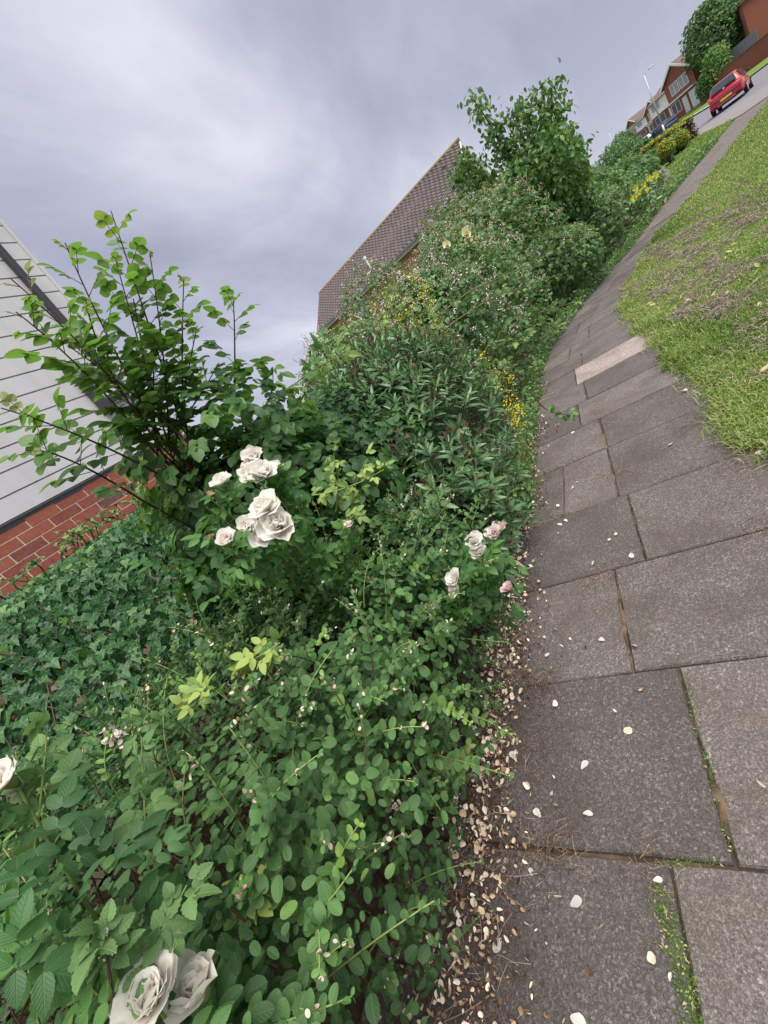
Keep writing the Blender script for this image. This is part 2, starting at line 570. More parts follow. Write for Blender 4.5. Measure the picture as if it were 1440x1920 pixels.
M_BRICKO = brickwork('orange_brickwork', (0.42, 0.20, 0.10), (0.35, 0.15, 0.075), (0.36, 0.29, 0.22))
M_BRICKR = brickwork('red_brickwork', (0.33, 0.115, 0.075), (0.27, 0.085, 0.06), (0.30, 0.18, 0.14))
M_TILE = newmat('roof_tile', (0.2, 0.13, 0.12), 0.9, 0.2)
g = G(M_TILE)
cb = g.ramp(g.rand(), [(0, (0.112, 0.095, 0.102)), (0.5, (0.132, 0.110, 0.116)), (1, (0.155, 0.129, 0.130))])
cb = g.mix(g.ramp(g.noise(1.3, 6, 0.7, g.pos()), [(0.5, (0, 0, 0)), (0.7, (0.4, 0.4, 0.4))]), cb, (0.20, 0.165, 0.10))
cb = g.mix(g.ramp(g.noise(30, 4, 0.7, g.pos()), [(0.4, (0.4, 0.4, 0.4)), (0.6, (0, 0, 0))]), cb, (0.10, 0.07, 0.07))
g.base(cb)
M_MOSSR = newmat('mossy_ridge', (0.25, 0.19, 0.10), 0.95, 0.1)
M_ROOFF = newmat('brown_roof', (0.17, 0.115, 0.10), 0.9, 0.2)
g = G(M_ROOFF)
g.base(g.ramp(g.noise(2.2, 6, 0.7, g.pos()), [(0.3, (0.115, 0.09, 0.085)), (0.7, (0.17, 0.135, 0.125))]))
M_GLASS = newmat('window_glass', (0.05, 0.06, 0.07), 0.08, 0.6)
M_BLIND = newmat('net_curtain', (0.34, 0.34, 0.37), 0.5, 0.4)
M_RED = newmat('red_car_paint', (0.46, 0.012, 0.035), 0.3, 0.5)
M_RED.node_tree.nodes['Principled BSDF'].inputs['Coat Weight'].default_value = 0.6
M_NAVY = newmat('navy_car_paint', (0.02, 0.025, 0.07), 0.3, 0.5)
M_SILV = newmat('silver_car_paint', (0.45, 0.48, 0.55), 0.35, 0.5, 0.3)
M_CARGL = newmat('car_glass', (0.03, 0.045, 0.055), 0.06, 0.7)
M_TYRE = newmat('tyre_rubber', (0.018, 0.018, 0.02), 0.8, 0.3)
M_RIM = newmat('wheel_trim', (0.5, 0.5, 0.52), 0.35, 0.5, 0.6)
M_BUMP = newmat('grey_bumper', (0.11, 0.07, 0.10), 0.6, 0.3)
M_PLATE = newmat('yellow_plate', (0.80, 0.45, 0.02), 0.5, 0.3)
M_LIGHT = newmat('lamp_lens', (0.70, 0.16, 0.10), 0.25, 0.5)
M_STEEL = newmat('galvanised_steel', (0.42, 0.43, 0.45), 0.5, 0.4, 0.4)
M_FENCE = newmat('grey_fence', (0.22, 0.23, 0.25), 0.85, 0.2)
M_BARK = newmat('bark', (0.08, 0.055, 0.042), 0.9, 0.2)
g = G(M_BARK)
g.base(g.ramp(g.noise(25, 5, 0.7, g.obj()), [(0.3, (0.045, 0.03, 0.024)), (0.7, (0.13, 0.095, 0.07))]))
g.bump(g.noise(40, 5, 0.7, g.obj()), 0.8, 0.01)
M_STONE = newmat('edging_stone', (0.20, 0.17, 0.15), 0.9, 0.2)


# ------------------------------------------------------------------ leaf shapes
def leaf_shape(prof, fold=0.18, curl=0.16, serr=0.0):
    """leaf of unit length along +Y; prof = (t, half width); returns vertices, triangles, uv"""
    V, UV, F = [], [], []
    mw = max(w for _, w in prof)
    rows = []
    for i, (t, w) in enumerate(prof):
        z = -curl * t * t
        if w < 1e-6:
            V.append((0, t, z)); UV.append((0.5, t)); rows.append((len(V) - 1,))
        else:
            s = serr * (1 if i % 2 else -1) * w
            V += [(-w - s, t, z + fold * w), (0, t + 0.0, z), (w + s, t, z + fold * w)]
            u = 0.5 * w / mw
            UV += [(0.5 - u, t), (0.5, t), (0.5 + u, t)]
            rows.append((len(V) - 3, len(V) - 2, len(V) - 1))
    for a, b in zip(rows[:-1], rows[1:]):
        if len(a) == 1 and len(b) == 3:
            F += [(a[0], b[1], b[0]), (a[0], b[2], b[1])]
        elif len(a) == 3 and len(b) == 1:
            F += [(a[0], a[1], b[0]), (a[1], a[2], b[0])]
        elif len(a) == 3:
            F += [(a[0], a[1], b[1]), (a[0], b[1], b[0]), (a[1], a[2], b[2]), (a[1], b[2], b[1])]
    return np.array(V, float), np.array(F, int), np.array(UV, float)


def profile(f, n):
    ts = np.linspace(0, 1, n)
    return [(t, 0.0 if i in (0, n - 1) else float(f(t))) for i, t in enumerate(ts)]


def oval(w, p=0.62):
    return lambda t: w * math.sin(math.pi * t ** p) ** 0.72


def round_profile(w, n):
    ts = (1 - np.cos(np.linspace(0, math.pi, n))) / 2
    return [(t, 0.0 if i in (0, n - 1) else float(w * math.sqrt(max(1 - (2 * t - 1) ** 2, 0)) * (1.06 - .12 * t))) for i, t in enumerate(ts)]


OVAL = leaf_shape(round_profile(0.36, 6), 0.20, 0.12)
OVAL_HI = leaf_shape(round_profile(0.36, 9), 0.20, 0.14)
ROSE = leaf_shape(profile(oval(0.29, 0.74), 6), 0.26, 0.2)
ROSE_HI = leaf_shape(profile(oval(0.29, 0.74), 14), 0.26, 0.2, 0.035)
LANCE = leaf_shape(profile(lambda t: 0.125 * math.sin(math.pi * t ** 0.8) ** 0.8, 5), 0.5, 0.10)
LANCE_HI = leaf_shape(profile(lambda t: 0.125 * math.sin(math.pi * t ** 0.8) ** 0.8, 8), 0.5, 0.12)
BRAM = leaf_shape(profile(oval(0.36, 0.62), 5), 0.25, 0.22)
BRAM_HI = leaf_shape(profile(oval(0.36, 0.62), 12), 0.25, 0.22, 0.08)
CHERRY = leaf_shape(profile(lambda t: 0.19 * math.sin(math.pi * t ** 0.8) ** 0.8, 5), 0.35, 0.25)
CLUMP = leaf_shape([(0, 0), (0.5, 0.36), (1, 0)], 0.3, 0.2)


def ivy_shape(hi):
    half = [(0.10, -0.02), (0.26, -0.14), (0.40, -0.02), (0.56, 0.13), (0.36, 0.26), (0.29, 0.40), (0.20, 0.62)]
    if not hi:
        half = [(0.22, -0.12), (0.54, 0.13), (0.30, 0.34)]
    pts = [(0, 0)] + half + [(0, 1.0)] + [(-x, y) for x, y in half[::-1]]
    V = [(0, 0.3, 0.0)] + [(x, y, 0.16 * abs(x) - 0.16 * max(y - 0.2, 0) ** 2 - 0.10 * (abs(x) > 0.4)) for x, y in pts]
    n = len(pts)
    F = [(0, 1 + i, 1 + (i + 1) % n) for i in range(n)]
    V = np.array(V)
    return V, np.array(F), np.stack([V[:, 0] * 0.85 + 0.5, np.clip(V[:, 1], 0, 1)], 1)


IVY, IVY_HI = ivy_shape(False), ivy_shape(True)


def frames(D, Nn):
    y = norm(D)
    z = norm(Nn - (Nn * y).sum(-1, keepdims=True) * y)
    x = np.cross(y, z)
    return x, y, z


def scatter(name, shape, O, D, Nn, S, T, mat, parent, W=None, kind='stuff'):
    """many leaves joined in one mesh; coordinates are world, the parent's location is taken off"""
    if len(O) == 0:
        return None
    V, F, UV = shape
    x, y, z = frames(D, Nn)
    W = np.ones(len(O)) if W is None else W
    P = O[:, None, :] + S[:, None, None] * (V[None, :, 0, None] * W[:, None, None] * x[:, None] + V[None, :, 1, None] * y[:, None] + V[None, :, 2, None] * z[:, None])
    if parent is not None:
        P = P - np.array(parent.location)
    n, k = len(O), len(V)
    FF = (F[None] + (np.arange(n) * k)[:, None, None]).reshape(-1, 3)
    me = np_mesh(name, P.reshape(-1, 3), FF, mat, np.tile(UV, (n, 1)), np.repeat(T, k))
    o = link(name, me, parent)
    if kind:
        o['kind'] = kind
    return o


TINTS = np.linspace(0.06, 0.94, 6)
_lm = {}


def leaf_meshes(key, shape, mat):
    if key not in _lm:
        V, F, UV = shape
        _lm[key] = [np_mesh(key, V, F, mat, UV, np.full(len(V), t), True) for t in TINTS]
    return _lm[key]


def px_of(P):
    c = P - np.array([0, 0, EYE])
    zz = c @ FWD
    zs = np.where(zz > 0.05, zz, 1e9)
    return (c @ RIGHT) * FPX / zs + 720, (c @ DOWN) * FPX / zs + 960, zz


def foliage(key, shape, shape_hi, O, D, Nn, S, T, mat, parent, outer=None, W=None, singles=300, name='leaf', minpx=10):
    """leaves of one plant: the ones that show largest as objects of their own, the rest joined"""
    O, D, Nn = np.asarray(O), np.asarray(D), np.asarray(Nn)
    T = np.clip(T, 0, 1)
    pick = np.zeros(len(O), bool)
    if singles:
        x, y, zz = px_of(O + norm(D) * S[:, None] * 0.5)
        inside = (x > -10) & (x < 1450) & (y > -10) & (y < 1930) & (zz > 0.05)
        score = np.where(inside, S / np.maximum(zz, 0.05) * FPX, 0)
        if outer is not None:
            score = np.where(outer, score, score * 0.15)
        idx = np.argsort(-score)[:singles]
        idx = idx[score[idx] > minpx]
        pick[idx] = True
        xx, yy, z3 = frames(D[idx], Nn[idx])
        ms = leaf_meshes(key, shape_hi, mat)
        loc0 = np.array(parent.location)
        for j, i in enumerate(idx):
            o = bpy.data.objects.new(name, ms[int(np.argmin(abs(TINTS - T[i])))])
            COL.objects.link(o)
            o.parent = parent
            w = 1.0 if W is None else float(W[i])
            s = float(S[i])
            m4 = Matrix.Identity(4)
            p = O[i] - loc0
            for r_ in range(3):
                m4[r_][0], m4[r_][1], m4[r_][2], m4[r_][3] = xx[j][r_] * s * w, yy[j][r_] * s, z3[j][r_] * s, p[r_]
            o.matrix_local = m4
    k = ~pick
    scatter('foliage', shape, O[k], D[k], Nn[k], S[k], T[k], mat, parent, None if W is None else W[k])


def tubes(name, paths, radii, tints, mat, parent, k=4, kind='stuff'):
    """many thin stems as one mesh; paths: list of (m,3) arrays with per-path radius (base, tip)"""
    Vs, Fs, Ts, base = [], [], [], 0
    ang = np.arange(k) * 2 * math.pi / k
    for p, (r0, r1), t in zip(paths, radii, tints):
        p = np.asarray(p, float)
        m = len(p)
        d = norm(np.gradient(p, axis=0))
        a = norm(np.cross(d, np.array([0.37, 0.81, 0.23])))
        b = np.cross(d, a)
        r = np.linspace(r0, r1, m)
        ring = p[:, None] + r[:, None, None] * (np.cos(ang)[None, :, None] * a[:, None] + np.sin(ang)[None, :, None] * b[:, None])
        Vs.append(ring.reshape(-1, 3))
        i, j = np.meshgrid(np.arange(m - 1), np.arange(k), indexing='ij')
        f = np.stack([i * k + j, i * k + (j + 1) % k, (i + 1) * k + (j + 1) % k, (i + 1) * k + j], -1).reshape(-1, 4) + base
        Fs.append(f)
        Ts.append(np.full(m * k, t) if np.isscalar(t) else np.repeat(np.linspace(t[0], t[1], m), k))
        base += m * k
    V = np.concatenate(Vs)
    if parent is not None:
        V = V - np.array(parent.location)
    o = link(name, np_mesh(name, V, np.concatenate(Fs), mat, None, np.concatenate(Ts), True), parent)
    if kind:
        o['kind'] = kind
    return o


def bez(p0, p1, p2, n):
    t = np.linspace(0, 1, n)[:, None]
    return (1 - t) ** 2 * np.asarray(p0) + 2 * t * (1 - t) * np.asarray(p1) + t * t * np.asarray(p2)


def bumps(P, n, amp, rad, lo, hi):
    c = rng.uniform(lo, hi, (n, 3))
    a = rnd(n, -amp, amp)
    out_ = np.zeros(len(P))
    for ci, ai in zip(c, a):
        out_ += ai * np.exp(-((P - ci) ** 2).sum(1) / (2 * rad * rad))
    return out_


# ------------------------------------------------------------------ the ground
YS = np.concatenate([np.arange(-6, 14, 0.5), np.arange(14, 60, 2), np.arange(60, 300, 20), [300, 420]])
PL = (np.array([-8, 6, 7.5, 9.5, 12, 14.2, 17.8, 20.5, 25.4, 32, 45]), np.array([-.95, -.93, -.75, -.10, 1.12, 1.95, 3.5, 4.75, 6.9, 9.9, 15.6]))
PR = (np.array([-8, 1.2, 2.05, 2.45, 6, 8, 9.8, 11.7, 13, 14.5, 18.3, 22.4, 30, 45]), np.array([.95, .90, .62, .43, .40, .45, .97, 1.67, 2.4, 3.2, 4.95, 6.9, 10.6, 17.5]))


def pl(y):
    return np.interp(y, *PL)


def pr(y):
    return np.interp(y, *PR)


def sheet(name, xl, xr, y0, y1, dz, mat, nx=1, label=None):
    ys = YS[(YS > y0 + 0.01) & (YS < y1 - 0.01)]
    ys = np.concatenate([[y0], ys, [y1]])
    V, F = [], []
    for y in ys:
        a, b = xl(y), xr(y)
        for i in range(nx + 1):
            V.append((a + (b - a) * i / nx, y, terr(y) + dz))
    w = nx + 1
    for j in range(len(ys) - 1):
        for i in range(nx):
            F.append((j * w + i, j * w + i + 1, (j + 1) * w + i + 1, (j + 1) * w + i))
    me = np_mesh(name, np.array(V), np.array(F), mat)
    o = link(name, me)
    o['kind'] = 'structure'
    return o


sheet('ground', lambda y: -260, lambda y: 300, -60, 420, -0.10, M_LAWN, 4)
sheet('flower_bed', lambda y: -3.6, lambda y: pl(y) + 0.16, -5, 26, -0.035, M_SOIL, 2)
sheet('lawn', lambda y: pr(y) - 0.03, lambda y: 30 if y < 23 else max(pr(y) + 0.2, 30 - (y - 23) * 2.6), -5, 31, 0.0, M_LAWN, 4)
path = sheet('path', lambda y: pl(y) - 0.05, lambda y: pr(y) + 0.35, -5, 13.0, -0.016, M_SAND)
sheet('far_path', lambda y: pl(y), lambda y: pr(y), 13.0, 28, -0.002, M_SLAB)
RN = (np.array([14, 24, 27, 31.9, 37, 45, 75, 250, 420]), np.array([60, 30, 19, 10.3, 8.3, 8.4, 12.5, 38, 64.]))
RF = (np.array([14, 30, 40, 50, 57, 60, 66, 110, 250, 420]), np.array([90, 75, 50, 32, 19.5, 15.5, 15.2, 21.5, 47, 75.]))
rn = lambda y: np.interp(y, *RN)
rf = lambda y: np.interp(y, *RF)
sheet('road', rn, rf, 22, 400, -0.03, M_TARMAC, 3)
sheet('pavement', lambda y: np.interp(y, [22.5, 24.3, 26.5, 33.2, 36.5], [26, 8.0, 7.3, 7.3, 7.4]), lambda y: rn(y) + 0.0, 22.6, 36.4, 0.02, M_PAVE, 2)
# far kerb and the grass strip beyond it
for (nm, xl, xr, y0, y1, dz, mt_) in (('kerb', lambda y: rf(y), lambda y: rf(y) + 0.35, 45, 150, 0.09, M_KERB), ('grass_verge', lambda y: rf(y) + 0.35, lambda y: rf(y) + 9, 45, 150, 0.06, M_LAWN)):
    sheet(nm, xl, xr, y0, y1, dz, mt_, 2)
sheet('verge', lambda y: np.interp(y, [15, 18, 22, 29, 33.5], [2.3, 3.2, 4.0, 5.0, 7.6]), lambda y: min(pl(y), 7.3), 15.5, 33, 0.015, M_LAWN, 2)

# paving slabs: one object each, joints recessed, edges worn
rows = [-1.2, -0.6, 0.0, .597, 1.19, 1.797, 2.43, 3.147, 3.75, 4.35, 4.96, 5.61, 6.22, 6.83, 7.45, 8.05, 8.66, 9.27, 9.9, 10.5, 11.1, 11.7, 12.3, 12.95]
joints = {2: [-.365], 3: [-.22], 4: [-.368], 5: [-.225], 6: [-.60, -.275], 7: [-.275], 8: [-.43], 9: [-.33], 10: [-.40], 11: [-.30], 12: [-.46], 13: [-.2]}
slab_lists = []
for i, (y0, y1) in enumerate(zip(rows[:-1], rows[1:])):
    js = joints.get(i, [-.22 if i % 2 else -.4])
    xs = [js[0] - 0.9] + js + [js[-1] + 0.9]
    if i < 6:
        xs.append(xs[-1] + 0.9)
    for a, b in zip(xs[:-1], xs[1:]):
        gap = 0.0042 if y0 < 3 else 0.0075
        shift = lambda y: ((pl(y) + pr(y)) / 2 + 0.265) if y > 3 else 0.0
        c = []
        skew = random.uniform(-.006, .006)
        for (x, y) in ((a + gap, y0 + gap), (b - gap, y0 + gap), (b - gap, y1 - gap), (a + gap, y1 - gap)):
            c.append((x + shift(y) + random.uniform(-.003, .003), y + random.uniform(-.003, .003) + skew * (x + .2)))
        me = bpy.data.meshes.new('paving_slab')
        n_side = 5
        ring = []
        for k in range(4):
            p, q = np.array(c[k]), np.array(c[(k + 1) % 4])
            for s in range(n_side):
                t = s / n_side
                w = p + (q - p) * t
                if s:
                    w = w + rng.normal(size=2) * 0.0016
                ring.append(w)
        n = len(ring)
        cen = np.mean(ring, 0)
        V = []
        dz = random.uniform(-.004, .003)
        tx, ty = random.uniform(-.006, .006), random.uniform(-.006, .006)
        def zz_(w):
            return terr(w[1]) + dz + (w[0] - cen[0]) * tx + (w[1] - cen[1]) * ty
        for w in ring:
            V.append((w[0], w[1], zz_(w) - 0.06))
        for w in ring:
            V.append((w[0], w[1], zz_(w) - 0.007))
        for w in ring:
            u = w + norm(cen - w) * 0.006
            V.append((u[0], u[1], zz_(u)))
        F = []
        for s in range(n):
            F += [(s, (s + 1) % n, n + (s + 1) % n, n + s), (n + s, n + (s + 1) % n, 2 * n + (s + 1) % n, 2 * n + s)]
        F.append(tuple(range(2 * n, 3 * n)))
        me.from_pydata([tuple(map(float, v)) for v in V], [], F)
        pale = (i == 10 and a > -0.5)
        me.materials.append(M_SLABP if pale else M_SLAB)
        o = link('paving_slab', me, path)
        if pale:
            o['label'] = 'pale pinkish paving slab'

# ------------------------------------------------------------------ left house: white boards over red brick
HX = -3.5
house = thing('boarded_house', 'red brick house with white horizontal weatherboards, at the left edge of the photo', 'house', (HX, 0, 0))
yc = 2.98      # far corner
MB().box(-6, -0.0035, -4, yc - 0.02, 0, 5.2).build('wall', M_MORTAR, house)
brick_me = MB().box(-.05, .05, -.1075, .1075, -.0325, .0325).mesh('brick', M_BRICK)
half_me = MB().box(-.05, .05, -.05, .05, -.0325, .0325).mesh('brick', M_BRICK)
for c in range(13):
    zc_ = 2.045 - 0.075 * (c + 0.5)
    off = 0.1125 if c % 2 else 0.0
    yy_ = yc - 0.1075
    if c % 2:
        o = link('brick', half_me, house, (-0.05, yc - 0.05, zc_))
        yy_ = yc - 0.1 - 0.01 - 0.1075
    while yy_ > -0.6:
        o = link('brick', brick_me, house, (-0.05 + random.uniform(-.0015, .0015), yy_, zc_ + random.uniform(-.001, .001)))
        yy_ -= 0.225
plank = MB()
ex = 0.15
plank.prism([(0.0, 0.0), (0.004, 0.0), (0.005, 0.009), (0.022, 0.011), (0.021, ex), (0.0, ex)], 'y', -4.0, yc + 0.0)
pme = plank.mesh('plank', M_WHITE)
for k in range(21):
    o = link('plank', pme, house, (-0.02 + 0.02, 0, 2.069 + ex * k))
    o.rotation_euler = (0, 0, 0)
MB().box(-.02, .0, -4, yc, 2.03, 2.066).build('starter_strip', M_BLACKP, house)
MB().box(-.06, .034, yc - 0.0, yc + .035, 2.05, 5.2).build('corner_trim', M_WHITE, house, 0.003)
MB().prism([(-6.3, 5.1), (0.3, 5.1), (0.3, 5.25), (-3, 7.6), (-6.3, 5.25)], 'y', -4.3, yc + .15).build('roof', M_ROOFF, house)
dp = thing('downpipe', 'dark square rainwater pipe on the corner of the white boarded house', 'downpipe', (HX, 2.765, 2.56))
MB().box(.03, .085, -.026, .026, 0.05, 2.5).build('pipe', M_BLACKP, dp, 0.008)
MB().box(.022, .095, -.036, .036, 0.32, .36).box(.018, .03, -.07, .07, .325, .355).build('bracket', M_BLACKP, dp, 0.004)
MB().box(.022, .093, -.034, .034, 0, .07).build('pipe_shoe', M_BLACKP, dp, 0.004)
MB().bar((.06, -.03, .02), (.08, -.25, -.02), .05, .05).build('elbow', M_BLACKP, dp, 0.004)
lp = MB().box(.04, .11, -.325, -.25, -.09, .36).build('outlet_box', [M_BLACKP], dp, 0.006)

# ------------------------------------------------------------------ house behind the bushes
rA, rB = np.array([-1.935, 28.706, 7.997]), np.array([-14.79, 31.49, 7.997])
nv = np.array([-0.2116, -0.9773, 0])
eA, eB = rA + nv * 1.95, rB + nv * 2.75
eA[2] = eB[2] = 5.72
gh = terr(30)
dir_r = norm(rB - rA)
house2 = thing('tiled_house', 'orange brick house with a long brown tiled roof, behind the bushes', 'house', (0, 0, 0))
mb = MB()
def hp(p, q, z):
    return (p[0], p[1], z)
wA, wB = eA - nv * 0.28 + dir_r * 0.15, eB - nv * 0.28 - dir_r * 0.15
bA, bB = wA - nv * 3.6, wB - nv * 4.8
mb.add([(*wA[:2], gh - .2), (*wB[:2], gh - .2), (*bB[:2], gh - .2), (*bA[:2], gh - .2), (*wA[:2], 5.75), (*wB[:2], 5.75), (*bB[:2], 5.75), (*bA[:2], 5.75), (*(rA + dir_r * .15)[:2], 7.86), (*(rB - dir_r * .15)[:2], 7.86)],
       [(0, 1, 5, 4), (1, 2, 6, 9, 5), (2, 3, 7, 6), (3, 0, 4, 8, 7)])
mb.build('wall', M_BRICKO, house2)
sl_n = norm(np.cross(eA - rA, rB - rA))
if sl_n[2] < 0:
    sl_n = -sl_n
roof2 = MB()
back = [rA - nv * 2.6 - np.array([0, 0, 2.3]), rB - nv * 3.0 - np.array([0, 0, 2.3])]
dn = np.array([0, 0, .16])
roof2.add([rA - dn * .4, rB - dn * .4, eB - dn, eA - dn, back[0], back[1]] + [p - np.array([0, 0, .26]) for p in (rA, rB, eB, eA, back[0], back[1])],
          [(0, 3, 2, 1), (0, 1, 5, 4), (6, 7, 8, 9), (6, 10, 11, 7), (0, 4, 10, 6), (0, 6, 9, 3), (1, 7, 11, 5), (1, 2, 8, 7), (3, 9, 8, 2)])
rf2 = roof2.build('roof', M_ROOFF, house2)
# tiles: rolled profile, lapped courses
nrow, ncol = 15, 43
tv = []
xsn = np.linspace(-.5, .5, 7)
prof_z = [0.0, 0.004, 0.0, 0.016, 0.042, 0.040, 0.008]
tl = 0.30
def tile_at(i, j):
    def P(u, v):
        top = rA + (rB - rA) * u
        bot = eA + (eB - eA) * u
        return top + (bot - top) * v
    u0, u1 = j / ncol, (j + 1) / ncol
    v0, v1 = i / nrow, (i + 1) / nrow + 0.012
    V = []
    for x, pz in zip(xsn, prof_z):
        u = u0 + (u1 - u0) * (x + .5)
        V.append(P(u, v0) + sl_n * (pz * 1.9 + 0.006))
        V.append(P(u, v1) + sl_n * (pz * 1.9 + 0.045))
        V.append(P(u, v1) + sl_n * (pz * 1.9 - 0.0))
    F = []
    for k in range(6):
        a = k * 3
        F += [(a, a + 3, a + 4, a + 1), (a + 1, a + 4, a + 5, a + 2)]
    return V, F
order = sorted(((i, j) for i in range(nrow) for j in range(ncol)), key=lambda t: t[1] * 1.0 + t[0] * 0.01)
rest = MB()
for q, (i, j) in enumerate(order):
    V, F = tile_at(i, j)
    if q < 295:
        MB().add(V, F).build('roof_tile', M_TILE, rf2)
    else:
        rest.add(V, F)
rest.build('roof_tiles', M_TILE, rf2)['kind'] = 'stuff'
mb = MB()
mb.tube([rA + [0, 0, .02] - dir_r * .05, rB + [0, 0, .02] + dir_r * .05], 0.11, 8)
mb.build('ridge', M_MOSSR, rf2)
gz = np.array([0, 0, -.09])
MB().bar(eA + nv * .09 + gz + [0, 0, .03], eB + nv * .09 + gz + [0, 0, .03], .11, .09).build('gutter', M_GREYP, house2)
MB().bar(eA + nv * .02 + gz * 2.2, eB + nv * .02 + gz * 2.2, .03, .22).build('fascia', M_GREYTRIM, house2)
MB().bar(eA - nv * .14 + gz * 3.3, eB - nv * .14 + gz * 3.3, .26, .02).build('soffit', M_BLACKP, house2)
MB().bar(rA - dir_r * .03 - [0, 0, .1], eA - dir_r * .03 - [0, 0, .1], .03, .16).build('bargeboard', M_WHITEP, house2)
wdir = norm(wB - wA)
wdir[2] = 0
def wpt(s, z, d=0.0):
    return wA + wdir * s + nv * d + np.array([0, 0, z - wA[2]])
for s0, s1 in ((2.75, 3.75), (8.6, 9.6)):
    fr = MB()
    for s in (s0, (s0 + s1) / 2, s1):
        fr.bar(wpt(s, 4.1, .03), wpt(s, 5.3, .03), .07, .07)
    for z in (4.1, 5.3):
        fr.bar(wpt(s0 - .035, z, .032), wpt(s1 + .035, z, .032), .075, .08)
    wo = fr.build('window', M_WHITEP, house2)
    MB().add([wpt(s0, 4.1, .012), wpt(s1, 4.1, .012), wpt(s1, 5.3, .012), wpt(s0, 5.3, .012)], [(0, 1, 2, 3)]).build('pane', M_BLIND, wo)
# white flue on the roof
u = .56
fp = rA + (rB - rA) * u + ((eA + (eB - eA) * u) - (rA + (rB - rA) * u)) * .72
vt = MB()
vt.tube([fp - [0, 0, .1], fp + [0, 0, .62]], .07, 10).tube([fp + [0, 0, .6], fp + [0, 0, .75]], .11, 10)
vt.bar(fp + nv * .3 + dir_r * -.22 - [0, 0, .22], fp + nv * .3 + dir_r * .22 - [0, 0, .22], .3, .1)
vt.build('flue', M_WHITEP, house2)

# ------------------------------------------------------------------ plants
def shell(center, radii, n, depth, up_bias=0.15, zmin=0.0, lump=0.12, flat=None):
    """points through the outer layer of an ellipsoid bush, with outward normals; lumps make the outline uneven"""
    c, r = np.array(center, float), np.array(radii, float)
    d = norm(rng.normal(size=(n * 2, 3)) + np.array([0, 0, up_bias]))
    P = c + d * r
    k = P[:, 2] > zmin
    d, P = d[k][:n], P[k][:n]
    sc = r.min()
    disp = bumps(P, 46, lump * sc * 1.5, sc * 0.28, c - r * 1.05, c + r * 1.05) + bumps(P, 90, lump * sc * .8, sc * 0.12, c - r * 1.05, c + r * 1.05)
    nn = norm(d / r)
    dep = depth * rng.random(len(P)) ** 1.6
    P = P + nn * (disp - dep)[:, None]
    return P, nn, dep


def leafdir(nn, n, up=0.2, rand=0.9, droop=0.15):
    t = rdir(n)
    t = norm(t - (t * nn).sum(1, keepdims=True) * nn)
    return norm(t * rand + nn * 0.45 + np.array([0, 0, up - droop]))


UP = np.array([0, 0, 1.0])


# --- snowberry shrub in front
PA = np.array([(-.98, 0), (-.80, .30), (-.67, .60), (-.61, .84), (-.69, 1.0), (-.95, 1.07), (-1.35, 1.08), (-1.8, 1.02), (-2.5, .90)])
PB = np.array([(-1.0, 0), (-.87, .25), (-.78, .50), (-.78, .72), (-.88, .88), (-1.15, .95), (-1.5, .97), (-1.8, .92), (-2.5, .85)])


def snow_surface(n, y0=-.75, y1=1.70):
    y = rnd(n, y0, y1)
    s = rng.random(n) ** 0.8 * 8
    i = np.minimum(s.astype(int), 7)
    f = (s - i)[:, None]
    w = np.clip(y / 1.7, 0, 1)[:, None]
    p = (PA[i] * (1 - f) + PA[i + 1] * f) * (1 - w) + (PB[i] * (1 - f) + PB[i + 1] * f) * w
    dt = (PA[i + 1] - PA[i]) * (1 - w) + (PB[i + 1] - PB[i]) * w
    nn = norm(np.stack([dt[:, 1], np.zeros(n), -dt[:, 0]], 1))
    P = np.stack([p[:, 0], y, p[:, 1]], 1)
    # rounded far end
    e = np.clip((y - 1.3) / .40, 0, 1)
    P[:, 2] *= 1 - 0.25 * e ** 2
    nn = norm(nn + np.stack([0 * e, e * .8, 0 * e], 1))
    return P, nn


sb = thing('snowberry_bush', 'dense snowberry bush with round paired leaves and tiny pink flowers, nearest the camera', 'bush', (-1.2, .5, 0))
n = 21000
P, nn = snow_surface(n)
lo, hi = np.array([-2.5, -.8, 0]), np.array([-.5, 2, 1.3])
st = rng.bit_generator.state
disp = bumps(P, 70, .12, .13, lo, hi) + bumps(P, 320, .11, .05, lo, hi)
dep = .46 * rng.random(n) ** 1.1
P2 = P + nn * (disp - dep)[:, None]
Nn = norm(nn * .55 + UP * .55 + rdir(n) * .55)
D = leafdir(nn, n, .0, .9, .25)
S = .013 + .021 * rng.random(n) ** 1.1
T = np.clip(.34 + .30 * rng.normal(size=n) * .5 + .15 * (disp > .03), 0, .8)
# hollows where one looks down between the twigs
hol = bumps(P2, 520, 1.0, .05, lo, hi)
keep = ~((hol < -.12) & (dep < .30))
P2, D, Nn, S, T, dep = P2[keep], D[keep], Nn[keep], S[keep], T[keep], dep[keep]
O_all, D_all, N_all, S_all, T_all, out_all = [P2], [D], [Nn], [S], [T], [dep < .05]
